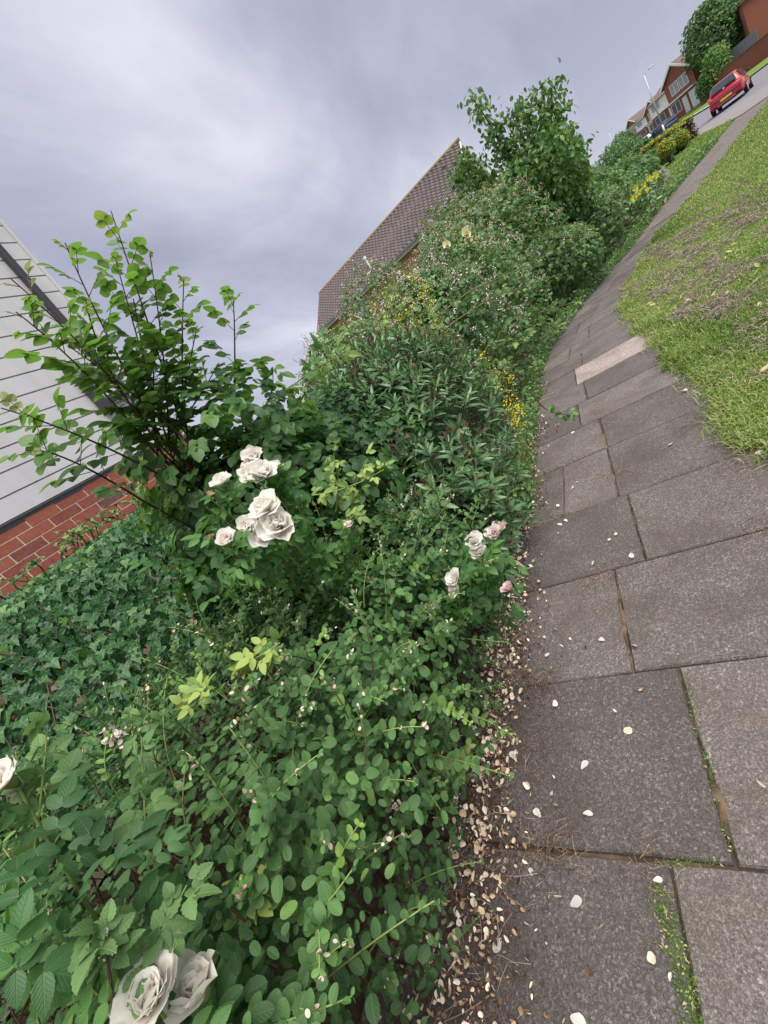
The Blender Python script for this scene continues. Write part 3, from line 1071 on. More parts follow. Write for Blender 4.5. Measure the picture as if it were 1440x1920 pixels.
# arching shoots with paired leaves
ns = 640
Ps, nns = snow_surface(ns, -.7, 1.6)
paths, rad, tin = [], [], []
fl_o, fl_d, fl_s, fl_t = [], [], [], []
for i in range(ns):
    ln = random.uniform(.09, .30)
    d0 = norm(nns[i] * .7 + UP * .75 + rng.normal(size=3) * .35)
    side = norm(rng.normal(size=3) + np.array([.4, 0, -.4]))
    p0 = Ps[i] - nns[i] * .10
    p1 = p0 + d0 * ln * .6
    p2 = p0 + d0 * ln * .9 + side * ln * .35
    m = max(6, int(ln / .021))
    path_ = bez(p0, p1, p2, m)
    paths.append(path_)
    rad.append((.0021, .0011))
    tin.append((.55, 1.0) if random.random() < .65 else (.1, .6))
    fresh = random.choice([0, 0, .05, .15, .4]) * random.random()
    tg = norm(np.gradient(path_, axis=0))
    for j in range(2, m):
        a = norm(np.cross(tg[j], UP + rng.normal(size=3) * .25))
        if j % 2:
            a = norm(np.cross(tg[j], a) * .8 + a * .4)
        f = j / (m - 1)
        size = .030 * (1.02 - .66 * f ** 2) * random.uniform(.75, 1.2)
        for sgn in (-1, 1):
            dd = norm(a * sgn + tg[j] * .55 + UP * .1 + rng.normal(size=3) * .15)
            O_all.append(path_[j][None]); D_all.append(dd[None])
            N_all.append(norm(tg[j] * .5 + UP * .8 + rng.normal(size=3) * .25)[None])
            S_all.append(np.array([size])); T_all.append(np.array([.30 + .24 * f + fresh + random.uniform(-.12, .12)])); out_all.append(np.array([True]))
    if random.random() < .6:
        for q in range(random.randint(3, 7)):
            fl_o.append(path_[-1 - (q % 3)] + rng.normal(size=3) * .005)
            fl_d.append(norm(tg[-1] + rng.normal(size=3) * .8)); fl_s.append(random.uniform(.006, .011)); fl_t.append(random.random())
foliage('snowberry_leaf', OVAL, OVAL_HI, np.concatenate(O_all), np.concatenate(D_all), np.concatenate(N_all), np.concatenate(S_all), np.concatenate(T_all), M_SNOW, sb, np.concatenate(out_all), rnd(sum(map(len, O_all)), .85, 1.15))
tubes('stems', paths, rad, tin, M_STEM, sb)
fl_o, fl_d = np.array(fl_o), np.array(fl_d)
scatter('flowers', OVAL, fl_o, fl_d, rdir(len(fl_o)), np.array(fl_s), np.array(fl_t), M_BERRYF, sb)
# twiggy inside
paths = []
for i in range(420):
    b = np.array([rnd(1, -2.1, -.95)[0], rnd(1, -.7, 1.8)[0], 0])
    t_ = b + np.array([random.uniform(-.25, .3), random.uniform(-.25, .25), random.uniform(.5, .95)])
    paths.append(bez(b, b + np.array([0, 0, .4]) + rng.normal(size=3) * .1, t_, 6))
tubes('twigs', paths, [(.005, .0016)] * len(paths), [random.random() * .4 for _ in paths], M_STEM, sb)

# --- ivy on the boundary by the house
iv = thing('ivy', 'thick dark green ivy mound along the brick house wall', 'ivy', (-2.7, .8, 0))
IP = np.array([(-1.80, .80), (-2.02, 1.08), (-2.28, 1.36), (-2.45, 1.55), (-2.62, 1.63), (-2.9, 1.64), (-3.25, 1.5)])
n = 27000
y = rnd(n, -1.2, 2.9)
s = rng.random(n) * 6
i = np.minimum(s.astype(int), 5)
f = (s - i)[:, None]
p = IP[i] * (1 - f) + IP[i + 1] * f
dt = IP[i + 1] - IP[i]
nn = norm(np.stack([dt[:, 1], np.zeros(n), -dt[:, 0]], 1))
P = np.stack([p[:, 0], y, p[:, 1] - .03 * np.clip(y - 1.5, 0, 2)], 1)
disp = bumps(P, 60, .08, .12, np.array([-3.2, -1.2, .8]), np.array([-1.9, 2.9, 1.7]))
dep = .24 * rng.random(n) ** 1.5
O = P + nn * (disp - dep)[:, None]
Nn = norm(nn * 1.0 + UP * .35 + rdir(n) * .32)
D = norm(np.array([0.12, -.15, -.8]) + rdir(n) * .42)
topf = np.clip((P[:, 2] - 1.5) / .12, 0, 1)
T = np.clip(.42 + .17 * rng.normal(size=n) + .35 * topf * rng.random(n), 0, .95)
foliage('ivy_leaf', IVY, IVY_HI, O, D, Nn, rnd(n, .032, .058) * (1 - .3 * topf), T, M_IVY, iv, dep < .03)
paths = []
for k_ in range(20):
    y0 = random.uniform(-1, 2.8)
    q = IP[:, None] if False else None
    pts = np.array([(a + .02, y0 + random.uniform(-.1, .1), b - .05) for a, b in IP[::-1][random.randint(0, 2):]])
    pts[:, 1] += np.cumsum(rng.normal(size=len(pts)) * .06)
    paths.append(pts)
for k_ in range(60):
    y0 = random.uniform(-.6, 2.3)
    b = np.array([-2.72 + random.uniform(-.15, .15), y0, 1.6])
    paths.append(bez(b, b + np.array([.02, random.uniform(-.1, .1), .10]), b + np.array([random.uniform(-.1, .15), random.uniform(-.15, .15), random.uniform(.06, .16)]), 6))
tubes('stems', paths, [(.004, .002)] * len(paths), [random.random() * .25 for _ in paths], M_STEM, iv)

# fresh ivy tips standing up against the brick
lt_o, lt_d, lt_n, lt_s, lt_t = [], [], [], [], []
for p_ in paths[20:]:
    for q in p_[2:]:
        for k_ in range(2):
            lt_o.append(q); lt_d.append(norm(rng.normal(size=3) + np.array([.3, 0, 0]))); lt_n.append(norm(np.array([.8, -.3, .6]) + rng.normal(size=3) * .4)); lt_s.append(random.uniform(.018, .036)); lt_t.append(random.uniform(.55, 1))
scatter('young_leaves', IVY, np.array(lt_o), np.array(lt_d), np.array(lt_n), np.array(lt_s), np.array(lt_t), M_IVY, iv)


# --- compound leaves
def pinnate(O, D, Nn, leng, k, size, T):
    """rose leaf: a rachis with k pairs of leaflets and one at the tip -> arrays of leaflets"""
    x, y, z = frames(D, Nn)
    o, d, nn, s, t = [], [], [], [], []
    for j in range(k):
        f = .45 + .40 * j / max(k - 1, 1)
        for sg in (-1, 1):
            o.append(O + y * (leng * f)[:, None]); d.append(x * sg * .85 + y * .55 - z * .12); nn.append(z + rdir(len(O)) * .28)
            s.append(size * (.78 + .12 * j)); t.append(T)
    o.append(O + y * leng[:, None]); d.append(y - z * .25); nn.append(z + rdir(len(O)) * .25); s.append(size * 1.08); t.append(T)
    return np.concatenate(o), np.concatenate(d), norm(np.concatenate(nn)), np.concatenate(s), np.concatenate(t)


def trifol(O, D, Nn, leng, size, T):
    x, y, z = frames(D, Nn)
    o, d, nn, s, t = [], [], [], [], []
    for (a, b, sc_) in ((-.9, .35, .85), (.9, .35, .85), (0, 1, 1.1)):
        o.append(O + y * leng[:, None] * (.75 if a else 1)); d.append(x * a + y * b - z * .2); nn.append(z + rdir(len(O)) * .25); s.append(size * sc_); t.append(T)
    return np.concatenate(o), np.concatenate(d), norm(np.concatenate(nn)), np.concatenate(s), np.concatenate(t)


# --- tall climbing rose by the house corner
cr_ = thing('climbing_rose', 'tall rose shrub with long dark canes and big fresh leaves against the sky', 'rose', (-1.6, 1.3, 0))
base0 = at(345, 900, 2.05)
tips = [((208, 395), 1.75, 1.9, 2), ((122, 455), 1.65, 1.85, 2), ((280, 470), 1.8, 1.95, 2), ((20, 522), 1.5, 1.8, 1), ((30, 585), 1.5, 1.8, 1), ((437, 560), 1.95, 2.05, 2), ((2, 765), 1.45, 1.75, 1), ((52, 845), 1.5, 1.8, 1),
        ((345, 520), 1.9, 2.0, 2), ((250, 560), 1.75, 1.95, 1), ((370, 610), 1.95, 2.05, 1), ((160, 560), 1.6, 1.85, 1), ((300, 620), 1.8, 1.95, 1), ((215, 480), 1.8, 1.9, 1), ((130, 650), 1.6, 1.8, 0), ((410, 680), 2.05, 2.1, 0), ((200, 700), 1.7, 1.9, 0), ((280, 720), 1.85, 2, 0), ((350, 700), 1.95, 2.05, 0)]
bases = {2: (325, 800), 1: (300, 840), 0: (330, 830)}
paths, rad, tin = [], [], []
LO, LD, LN, LS, LT = [], [], [], [], []
tips_px = {6: (300, 890), 7: (270, 940), 5: (440, 750)}
for q, ((tx_, ty_), dt_, db_, lv) in enumerate(tips):
    bx, by = tips_px.get(q, (bases[lv][0] + random.uniform(-25, 25), bases[lv][1] + random.uniform(-10, 30)))
    pb, pt = at(bx, by, db_), at(tx_, ty_, dt_)
    mid = (pb + pt) / 2 + np.array([0, 0, .05]) + rng.normal(size=3) * .035
    pth = bez(pb, mid, pt, 16)
    low = bez(np.array([-1.65, 1.35, .1]) + rng.normal(size=3) * .08, (np.array([-1.65, 1.35, .9]) + pb) / 2, pb, 6)[:-1]
    paths.append(np.concatenate([low, pth])); rad.append((.0052, .0018)); tin.append((.1, .75))
    tg = norm(np.gradient(pth, axis=0))
    L_ = np.linalg.norm(pt - pb)
    nl = int(L_ / .039)
    for j in range(nl):
        f = .02 + .97 * (j + .5) / nl
        if f < .5 and random.random() < .2:
            continue
        k_ = min(int(f * 15), 14)
        p0 = pth[k_] * (1 - (f * 15 - k_)) + pth[k_ + 1] * (f * 15 - k_)
        ang = j * 2.4
        a = norm(np.cross(tg[k_], [.3, .2, .9])); b = np.cross(tg[k_], a)
        side = a * math.cos(ang) + b * math.sin(ang)
        dd = norm(side + tg[k_] * (.5 + .5 * f) + UP * .1)
        LO.append(p0); LD.append(dd); LN.append(norm(UP * .9 + tg[k_] * .4 - side * .1 + rng.normal(size=3) * .25))
        sz = .056 * (1.05 - .6 * f ** 3) * random.uniform(.75, 1.2)
        if f > .93:
            sz *= .55
        LS.append(sz); LT.append(.34 + .24 * f + (.35 if f > .86 else 0) + random.uniform(-.08, .14))
LO, LD, LN, LS, LT = map(np.array, (LO, LD, LN, LS, LT))
leng = LS * 1.9
for o_, d_, s_ in zip(LO, LD, leng):
    paths.append(np.stack([o_, o_ + d_ * s_ * .55, o_ + d_ * s_])); rad.append((.0014, .0009)); tin.append((.6, .95))
A1 = pinnate(LO, LD, LN, leng, 2, LS, LT)
# dark leafy body below
n = 1500
Pb, nb, db = shell((-1.62, 1.55, 1.0), (.60, .62, .66), n, .35, .4, .25, .16)
Db = leafdir(nb, len(Pb), .15)
Sb = rnd(len(Pb), .036, .056)
Pb2, nb2, db2 = shell((-1.55, 1.42, 1.42), (.46, .48, .46), 470, .35, .2, .9, .2)
Pb, nb, db = np.concatenate([Pb, Pb2]), np.concatenate([nb, nb2]), np.concatenate([db, db2])
Db = leafdir(nb, len(Pb), .15)
Sb = rnd(len(Pb), .036, .058)
B1 = pinnate(Pb, Db, norm(nb * .7 + UP * .6 + rdir(len(Pb)) * .4), Sb * 1.8, 2, Sb, np.clip(.16 + .14 * rng.normal(size=len(Pb)), 0, .6))
outm = np.concatenate([np.ones(len(A1[0]), bool), np.tile(db < .08, 5)])
C1 = [np.concatenate([a, b]) for a, b in zip(A1, B1)]
foliage('rose_leaf', ROSE, ROSE_HI, *C1, M_CLIMB, cr_, outm, rnd(len(C1[0]), 1.25, 1.75))
tubes('canes', paths, rad, tin, M_CANE, cr_, 5)

# --- dark leafy shrub between the rose and the willowy bush
ds = thing('leafy_shrub', 'dark leafy shrub behind the white roses, with whitish buds', 'bush', (-1.75, 2.3, 0))
n = 2600
O_, nb, db = shell((-1.65, 2.25, .75), (.70, .62, .78), n, .3, .4, .1, .18)
Sb = rnd(len(O_), .034, .054)
B1 = pinnate(O_, leafdir(nb, len(O_), .15), norm(nb * .7 + UP * .6 + rdir(len(O_)) * .4), Sb * 1.7, 2, Sb, np.clip(.2 + .2 * rng.normal(size=len(O_)), 0, .9))
foliage('rose_leaf2', ROSE, ROSE_HI, *B1, M_ROSE, ds, np.tile(db < .06, 5), singles=250, name='leaf')
paths = [bez((-1.7, 2.3, 0), (-1.7, 2.3, .6), p_ - .05 * q_, 6) for p_, q_ in zip(O_[::26], nb[::26])]
shoots = [((508, 770), (560, 700), (635, 668), 2.3), ((520, 800), (590, 740), (600, 640), 2.4), ((480, 790), (520, 740), (510, 690), 2.3)]
SO, SD, SN, SS, ST = [], [], [], [], []
for (a, b, c, D_) in shoots:
    p_ = bez(at(*a, D_ + .1), at(*b, D_), at(*c, D_ - .1), 10)
    paths.append(p_)
    for j in range(2, 10):
        for k_ in range(2):
            SO.append(p_[j]); SD.append(norm(rng.normal(size=3) + UP * .4)); SN.append(norm(np.array([.5, -.5, .8]) + rng.normal(size=3) * .3)); SS.append(random.uniform(.04, .065)); ST.append(random.uniform(.5, .9))
SO, SD, SN, SS, ST = map(np.array, (SO, SD, SN, SS, ST))
scatter('young_leaves', ROSE_HI, *trifol(SO, SD, SN, SS * .8, SS, ST), M_ROSE, ds)
tubes('stems', paths, [(.006, .002)] * len(paths), [random.uniform(.2, .7) for _ in paths], M_STEM, ds)

# --- willowy-leaved bush (narrow leaves, purple tips)
hb = thing('hebe_bush', 'rounded bush of narrow dark green leaves with purple shoot tips, middle of the bed', 'bush', (-1.25, 2.7, 0))
O_all, D_all, N_all, S_all, T_all, out_all = [], [], [], [], [], []
FO, FD, FS, FT = [], [], [], []
paths = []
for (c, r, ns_) in (((-1.40, 2.80, .86), (.74, .95, .86), 1000), ((-1.04, 2.0, .50), (.42, .56, .56), 480)):
    Ph, nh, dh = shell(c, r, ns_, .30, .5, .05, .18)
    for i in range(len(Ph)):
        ax = norm(nh[i] * .75 + UP * .55 + rng.normal(size=3) * .3)
        ln = random.uniform(.08, .15)
        a = norm(np.cross(ax, [.2, .9, .3])); b = np.cross(ax, a)
        tone = random.gauss(0, .10)
        m = 7
        for j in range(m):
            f = j / (m - 1)
            rot = (j % 2) * 1.57 + random.uniform(-.3, .3)
            u = a * math.cos(rot) + b * math.sin(rot)
            p0 = Ph[i] - ax * ln * (1 - f) 
            for sg in (-1, 1):
                dd = norm(u * sg * (1.05 - .75 * f) + ax * (.25 + .9 * f) + rng.normal(size=3) * .12)
                O_all.append(p0); D_all.append(dd); N_all.append(norm(ax - u * sg * .4 + UP * .2 + rng.normal(size=3) * .15))
                S_all.append(random.uniform(.078, .118) * (1 - .45 * f)); T_all.append(.46 + .24 * f + tone + random.uniform(-.1, .1)); out_all.append(dh[i] < .04)
        paths.append(np.stack([Ph[i] - ax * ln * 1.6, Ph[i]]))
        if random.random() < .85 and nh[i][2] > -.3:
            for q in range(5):
                FO.append(Ph[i] + ax * .005 * q); FD.append(norm(ax + rng.normal(size=3) * .22)); FS.append(random.uniform(.03, .055)); FT.append(random.random())
foliage('willowy_leaf', LANCE, LANCE_HI, np.array(O_all), np.array(D_all), np.array(N_all), np.array(S_all), np.array(T_all), M_HEBE, hb, np.array(out_all), rnd(len(O_all), .9, 1.3))
scatter('shoot_tips', LANCE, np.array(FO), np.array(FD), rdir(len(FO)), np.array(FS), np.array(FT), M_HEBEF, hb)
for i in range(60):
    a = random.uniform(0, 6.28)
    paths.append(bez((-1.25, 2.6, 0), (-1.25 + .25 * math.cos(a), 2.6 + .3 * math.sin(a), .4), (-1.28 + .5 * math.cos(a), 2.6 + .65 * math.sin(a), random.uniform(.5, 1.2)), 6))
tubes('stems', paths, [(.003, .0015) if len(p_) == 2 else (.01, .003) for p_ in paths], [random.uniform(0, .5) for _ in paths], M_STEM, hb)


# --- brambles along the path
def bramble(c, r, n, label, flowers, size=(.04, .062), singles=0, tone=0.0, canes=10, group='bramble bushes along the path', blossom=.5, shape=BRAM):
    gz_ = terr(c[1])
    t = thing('bramble_bush', label, 'bramble', (c[0], c[1], gz_), 0, group)
    P_, n_, d_ = shell((c[0], c[1], gz_ + c[2]), r, n, .45 * min(r), .45, gz_ + .02, .22)
    sz = rnd(len(P_), *size)
    patch = bumps(P_, 30, .3, .3, np.array(c) - r, np.array(c) + r)
    TT = np.clip(.38 + tone + .18 * rng.normal(size=len(P_)) + patch * .6, 0, 1)
    arr = trifol(P_, leafdir(n_, len(P_), .1), norm(n_ * .6 + UP * .7 + rdir(len(P_)) * .45), sz * .9, sz, TT)
    foliage('bramble_leaf', shape, BRAM_HI, *arr, M_BRAM, t, np.tile(d_ < .08, 3), rnd(len(arr[0]), .9, 1.2), singles)
    # blossom and dry fruit sprays stand a little proud of the leaves
    k_ = np.where((n_[:, 2] > -.2) & (d_ < .25 * min(r)))[0]
    if flowers and len(k_):
        pick_ = rng.choice(k_, min(flowers, len(k_)), replace=False)
        fo, fd, fs, ft = [], [], [], []
        stems_ = []
        for i_ in pick_:
            axis = norm(n_[i_] * .6 + UP * .7 + rng.normal(size=3) * .3)
            ll = random.uniform(.06, .16)
            kind_ = random.random() < blossom
            stems_.append(np.stack([P_[i_] - axis * .05, P_[i_] + axis * ll]))
            for q in range(random.randint(9, 18)):
                fo.append(P_[i_] + axis * ll * random.uniform(.3, 1.1) + rng.normal(size=3) * .02)
                fd.append(norm(rng.normal(size=3))); fs.append(random.uniform(.014, .027)); ft.append(random.uniform(0, .35) if kind_ else random.uniform(.3, .95))
        scatter('blossom', CLUMP, np.array(fo), np.array(fd), rdir(len(fo)), np.array(fs), np.array(ft), M_PANIC, t)
        if canes:
            for i_ in rng.choice(len(P_), canes):
                b_ = np.array([c[0], c[1], gz_])
                q_ = P_[i_] + n_[i_] * .1
                stems_.append(bez(b_, b_ + (q_ - b_) * .5 + UP * .6, q_, 10))
        tubes('canes', stems_, [(.004, .002)] * len(stems_), [random.random() * .8 for _ in stems_], M_STEM, t)
    return t


bramble((-1.6, 4.15, .68), (.62, .75, .74), 2600, 'bramble with dry flower sprays directly behind the narrow-leaved bush', 170, singles=300, canes=14)
bramble((-2.3, 4.5, 1.0), (.80, .9, 1.05), 2400, 'yellow-tinged bramble at the back of the bed below the tiled roof', 170, singles=150, tone=.15)
bramble((-1.5, 5.65, .96), (.80, .98, 1.05), 3400, 'bramble full of pale blossom sprays leaning over the path edge', 420, singles=200, blossom=.7)
bramble((-2.35, 6.6, 1.18), (1.05, 1.2, 1.22), 3000, 'tall bramble thicket with beige seed heads below the small tree', 420, tone=.05, blossom=.25)
bramble((-1.3, 7.7, 1.12), (.95, 1.15, 1.25), 3000, 'mid-green bramble where the path starts to bend', 480, blossom=.35)
bramble((-1.1, 9.7, 1.3), (1.3, 1.2, 1.5), 3300, 'bramble heaped up at the foot of the small tree', 460, size=(.05, .075), blossom=.4)
bramble((-.1, 10.6, .66), (.8, 1.1, .75), 2200, 'low leafy bramble on the bend of the path', 40, size=(.05, .08))
bramble((.45, 13.2, .80), (1.1, 1.4, .95), 2600, 'wide bramble bank just past the small tree', 90, size=(.06, .09))
bramble((1.2, 16.2, .8), (1.1, 1.7, .95), 2400, 'bramble bank behind the yellow flowers', 70, size=(.07, .10))
bramble((2.2, 19.8, .7), (1.3, 1.9, .85), 2000, 'farther bramble bank before the clipped hedge', 50, size=(.08, .11), tone=-.05)
bramble((-2.8, 14.5, 1.2), (2.2, 2.2, 1.4), 2600, 'tall bramble mass behind the small tree', 90, size=(.08, .12), tone=-.05)
bramble((.3, 21.5, 1.1), (2.0, 2.6, 1.35), 2200, 'dark shrubby mass at the back of the far bed', 60, size=(.09, .13), tone=-.08)

# long arching bramble canes in front
lc = thing('bramble_cane', 'long arching bramble canes reaching across the bush over the path', 'bramble', (-1.3, 3.9, 0))
paths, SO, SD, SN, SS, ST = [], [], [], [], [], []
for (pts, Ds) in ((((810, 600), (880, 545), (985, 500), (1040, 470)), (3.2, 3.3, 3.7, 4.2)), (((800, 640), (900, 570), (960, 545), (1065, 510)), (3.1, 3.3, 3.6, 4.4)), (((930, 620), (985, 585), (1030, 580), (1085, 565)), (3.4, 3.6, 3.9, 4.6)),
                  (((880, 700), (960, 690), (1020, 770), (1080, 780)), (2.6, 2.75, 2.9, 3.0)), (((900, 640), (985, 640), (1010, 600), (1050, 620)), (3.2, 3.5, 3.6, 3.8))):
    k_ = np.array([at(*p_, d_) for p_, d_ in zip(pts, Ds)])
    k_ = np.concatenate([[np.array([-1.4, 3.6, 0.1])], k_])
    tt = np.linspace(0, len(k_) - 1, 26)
    p_ = np.stack([np.interp(tt, np.arange(len(k_)), k_[:, a]) for a in range(3)], 1)
    for _ in range(3):
        p_[1:-1] = (p_[:-2] + p_[1:-1] * 2 + p_[2:]) / 4
    paths.append(p_)
    for j in range(7, 26):
        for _ in range(2 if random.random() < .6 else 1):
            SO.append(p_[j]); SD.append(norm(rng.normal(size=3) + UP * .1)); SN.append(norm(UP + rng.normal(size=3) * .5)); SS.append(random.uniform(.028, .046)); ST.append(random.uniform(.3, .72))
SO, SD, SN, SS, ST = map(np.array, (SO, SD, SN, SS, ST))
foliage('cane_leaf', BRAM_HI, BRAM_HI, *trifol(SO, SD, SN, SS * .8, SS, ST), M_BRAM, lc, singles=250)
tubes('cane', paths, [(.006, .003)] * len(paths), [.45] * len(paths), M_STEM, lc, 6, None)

# --- low weeds at the foot of the brambles, along the path edge
wd = sheet('weed_base', lambda y: pl(y) - .3, lambda y: pl(y) + .12, 2.2, 24, -.02, M_SOIL)
n = 9000
y = 2.6 + 20 * rng.random(n) ** 1.4
x = np.array([pl(v) for v in y]) + .12 - np.abs(rng.normal(size=n)) * (.12 + .012 * y)
z = np.array([terr(v) for v in y]) + np.abs(rng.normal(size=n)) * .09 * (.5 + .06 * y)
Pw = np.stack([x, y, z], 1)
scatter('weeds', BRAM, Pw, norm(rdir(n) + UP * .5), norm(UP + rdir(n) * .6), rnd(n, .018, .04) * (1 + y * .06), np.clip(.5 + .2 * rng.normal(size=n), 0, 1), M_BRAM, None)

# --- yellow flower spikes
def yellow_plant(label, c, top, nst, spread, leafy=True, orange=.0, group=None):
    t = thing('goldenrod', label, 'flower', (c[0], c[1], terr(c[1])), 0, group)
    paths, fo, fs, ft, lo_, ld_ = [], [], [], [], [], []
    for k_ in range(nst):
        b = np.array(c) + np.array([random.uniform(-1, 1) * spread * .5, random.uniform(-1, 1) * spread * .5, 0])
        tp = np.array(top) + np.array([random.uniform(-1, 1) * spread, random.uniform(-1, 1) * spread, random.uniform(-.16, .04)])
        p_ = bez(b, (b + tp) / 2 + UP * .15, tp, 12)
        paths.append(p_)
        for q in range(55):
            f = random.random()
            i_ = 8 + int(f * 3.9)
            fo.append(p_[min(i_, 11)] + rng.normal(size=3) * .02); fs.append(random.uniform(.008, .017)); ft.append(random.random() * .6 + orange)
        for q in range(16):
            lo_.append(p_[random.randint(3, 9)]); ld_.append(norm(rng.normal(size=3) + UP * .3))
    fo = np.array(fo)
    scatter('flowers', CLUMP, fo, rdir(len(fo)), rdir(len(fo)), np.array(fs), np.array(ft), M_YELLOW, t)
    if leafy:
        lo_, ld_ = np.array(lo_), np.array(ld_)
        scatter('leaves', LANCE, lo_, ld_, norm(UP + rdir(len(lo_)) * .5), rnd(len(lo_), .05, .09), rnd(len(lo_), .5, 1), M_HEBE, t, rnd(len(lo_), 1, 1.5))
    tubes('stems', paths, [(.003, .0015)] * len(paths), [.8] * len(paths), M_STEM, t)


yt = at(735, 552, 3.75)
yellow_plant('yellow-green flower heads showing over the narrow-leaved bush, below the roof', (yt[0], yt[1], 0), yt, 16, .24)
yt = at(945, 725, 2.75)
yellow_plant('drooping golden flower spike at the path side of the narrow-leaved bush', (yt[0] - .2, yt[1] + .1, 0), yt, 4, .045, False)
yt = at(922, 655, 3.05)
yellow_plant('small orange-yellow flower spike above the drooping golden one', (yt[0] - .15, yt[1], 0), yt, 3, .05, False, .3)

# evening primroses far along the path, pale roses on the brambles
def petal_flower(name_parent, centres, size, mat, npet=5):
    for c_ in centres:
        n_ = npet
        ang = np.arange(n_) * 2 * math.pi / n_ + random.random()
        ax = norm(-(np.array(c_) - np.array([0, 0, EYE])) + UP * 1.0)
        a = norm(np.cross(ax, [.3, .5, .8])); b = np.cross(ax, a)
        D_ = np.cos(ang)[:, None] * a + np.sin(ang)[:, None] * b + ax * .3
        scatter('flower', OVAL, np.repeat(np.array([c_]), n_, 0), D_, np.repeat(ax[None], n_, 0), np.full(n_, size), rnd(n_, 0, .5), mat, name_parent, np.full(n_, 1.5), None)


ep = thing('evening_primrose', 'clump of tall bright yellow flowers by the far path edge', 'flower', (2.0, 14.6, terr(14.6)))
cs = [at(1192, 352, 14.9), at(1205, 348, 15.2), at(1215, 335, 15.8), at(1189, 372, 14.5), at(1229, 330, 16), at(1196, 362, 14.7), at(1210, 357, 14.8)]
petal_flower(ep, cs, .085, M_YELLOW)
paths = [bez((2.0 + random.uniform(-.3, .3), 14.8, terr(14.6)), (c_[0], c_[1], c_[2] - .4), c_ - UP * .02, 6) for c_ in cs]
tubes('stems', paths, [(.008, .004)] * len(paths), [.8] * len(paths), M_STEM, ep)
n = 420
Pl_ = np.array([cs[i % len(cs)] for i in range(n)]) + rng.normal(size=(n, 3)) * .12 - UP * np.abs(rng.normal(size=(n, 1))) * .28
scatter('leaves', LANCE, Pl_, norm(rdir(n) + UP * .4), norm(UP + rdir(n) * .5), rnd(n, .1, .16), rnd(n, .5, 1), M_HEBE, ep, rnd(n, 1.2, 1.8))

lr = thing('lemon_rose', 'two pale lemon-yellow rose blooms above the brambles, below the roof end', 'rose', (-1.2, 5.0, 0))
LEMONS = (at(875, 440, 5.0), at(879, 452, 5.02), at(839, 462, 4.9))
tubes('stems', [bez((-1.2, 5.2, .3), (-1.1, 5.0, 1.4), at(875, 446, 5.05), 8), bez((-1.2, 5.2, .3), (-1.3, 5.0, 1.4), at(840, 464, 4.95), 8)], [(.005, .003)] * 2, [.6, .6], M_STEM, lr)

# ------------------------------------------------------------------ white roses
def petal_mesh(key, cup, ruffle, tint0, tint1):
    k = 6
    V, F, T = [], [], []
    for i in range(k):
        v = i / (k - 1)
        w = .50 * math.sin(math.pi * (0.12 + .70 * v)) ** .7 if v < .98 else .36
        for j in range(k):
            u = j / (k - 1) * 2 - 1
            z = cup * (u * u * w * .9) + cup * .55 * v * v - .25 * cup * v ** 4 + ruffle * math.sin(u * 5 + v * 4 + hash(key) % 7) * v * v
            V.append((u * w, v * (1 - .10 * u * u), z)); T.append(tint0 + (tint1 - tint0) * (1 - v))
    for i in range(k - 1):
        for j in range(k - 1):
            a = i * k + j
            F.append((a, a + 1, a + k + 1, a + k))
    return np_mesh('petal', np.array(V), np.array(F), M_PETAL, None, np.array(T), True)


PET = {'white': [petal_mesh(f'w{i}', .45 + .2 * (i % 2), .05 + .035 * i, .03 + .04 * i, .16 + .06 * i) for i in range(4)],
       'blush': [petal_mesh(f'b{i}', .55, .05 + .03 * i, .06 + .09 * i, .38) for i in range(3)],
       'pink': [petal_mesh(f'p{i}', .6, .03, .52, .62) for i in range(2)],
       'faded': [petal_mesh(f'f{i}', .5, .07 + .03 * i, .06 + .26 * i, .74) for i in range(3)],
       'brown': [petal_mesh(f'n{i}', .4, .10, .72 + .1 * i, .95) for i in range(2)]}
M_SEPAL = newmat('sepal', (0.16, 0.20, 0.06), 0.6)


def bloom(parent, c, ax, size, kind='white', npet=17, open_=.75):
    """rose bloom: spiral of cupped petals; each petal its own object"""
    root = MB()
    ax = norm(np.array(ax, float))
    a = norm(np.cross(ax, [.3, .5, .8])); b = np.cross(ax, a)
    c = np.array(c, float)
    loc = c - np.array(parent.location)
    mb_ = MB()
    mb_.tube([-ax * size * .34, -ax * size * .12, ax * size * .03], [size * .05, size * .14, size * .10], 8)
    bo = mb_.build('rose_bloom', M_SEPAL, parent, smooth=True, loc=loc)
    for i in range(npet):
        f = i / (npet - 1)                       # 0 centre, 1 outside
        th = i * 2.39996 + random.uniform(-.5, .5)
        tilt = (.22 + f * 1.40 * open_) + random.uniform(-.34, .34)
        rad_ = a * math.cos(th) + b * math.sin(th)
        d_ = norm(ax * math.cos(tilt) + rad_ * math.sin(tilt))
        nn_ = norm(ax * math.sin(tilt) - rad_ * math.cos(tilt))
        x_ = np.cross(d_, nn_)
        s_ = size * (.30 + .26 * f) * random.uniform(.8, 1.15)
        kk = kind
        if kind == 'blush' and f > .6:
            kk = 'white'
        if kind == 'faded' and random.random() < .3:
            kk = 'white'
        o = bpy.data.objects.new('petal', random.choice(PET[kk]))
        COL.objects.link(o)
        o.parent = bo
        m4 = Matrix.Identity(4)
        p_ = rad_ * size * .03 * f - ax * size * (.10 * f)
        for r_ in range(3):
            m4[r_][0], m4[r_][1], m4[r_][2], m4[r_][3] = x_[r_] * s_ * 1.12, d_[r_] * s_, nn_[r_] * s_, p_[r_]
        o.matrix_local = m4
    return bo


def tocam(p):
    return norm(np.array([0, 0, EYE]) - np.array(p))


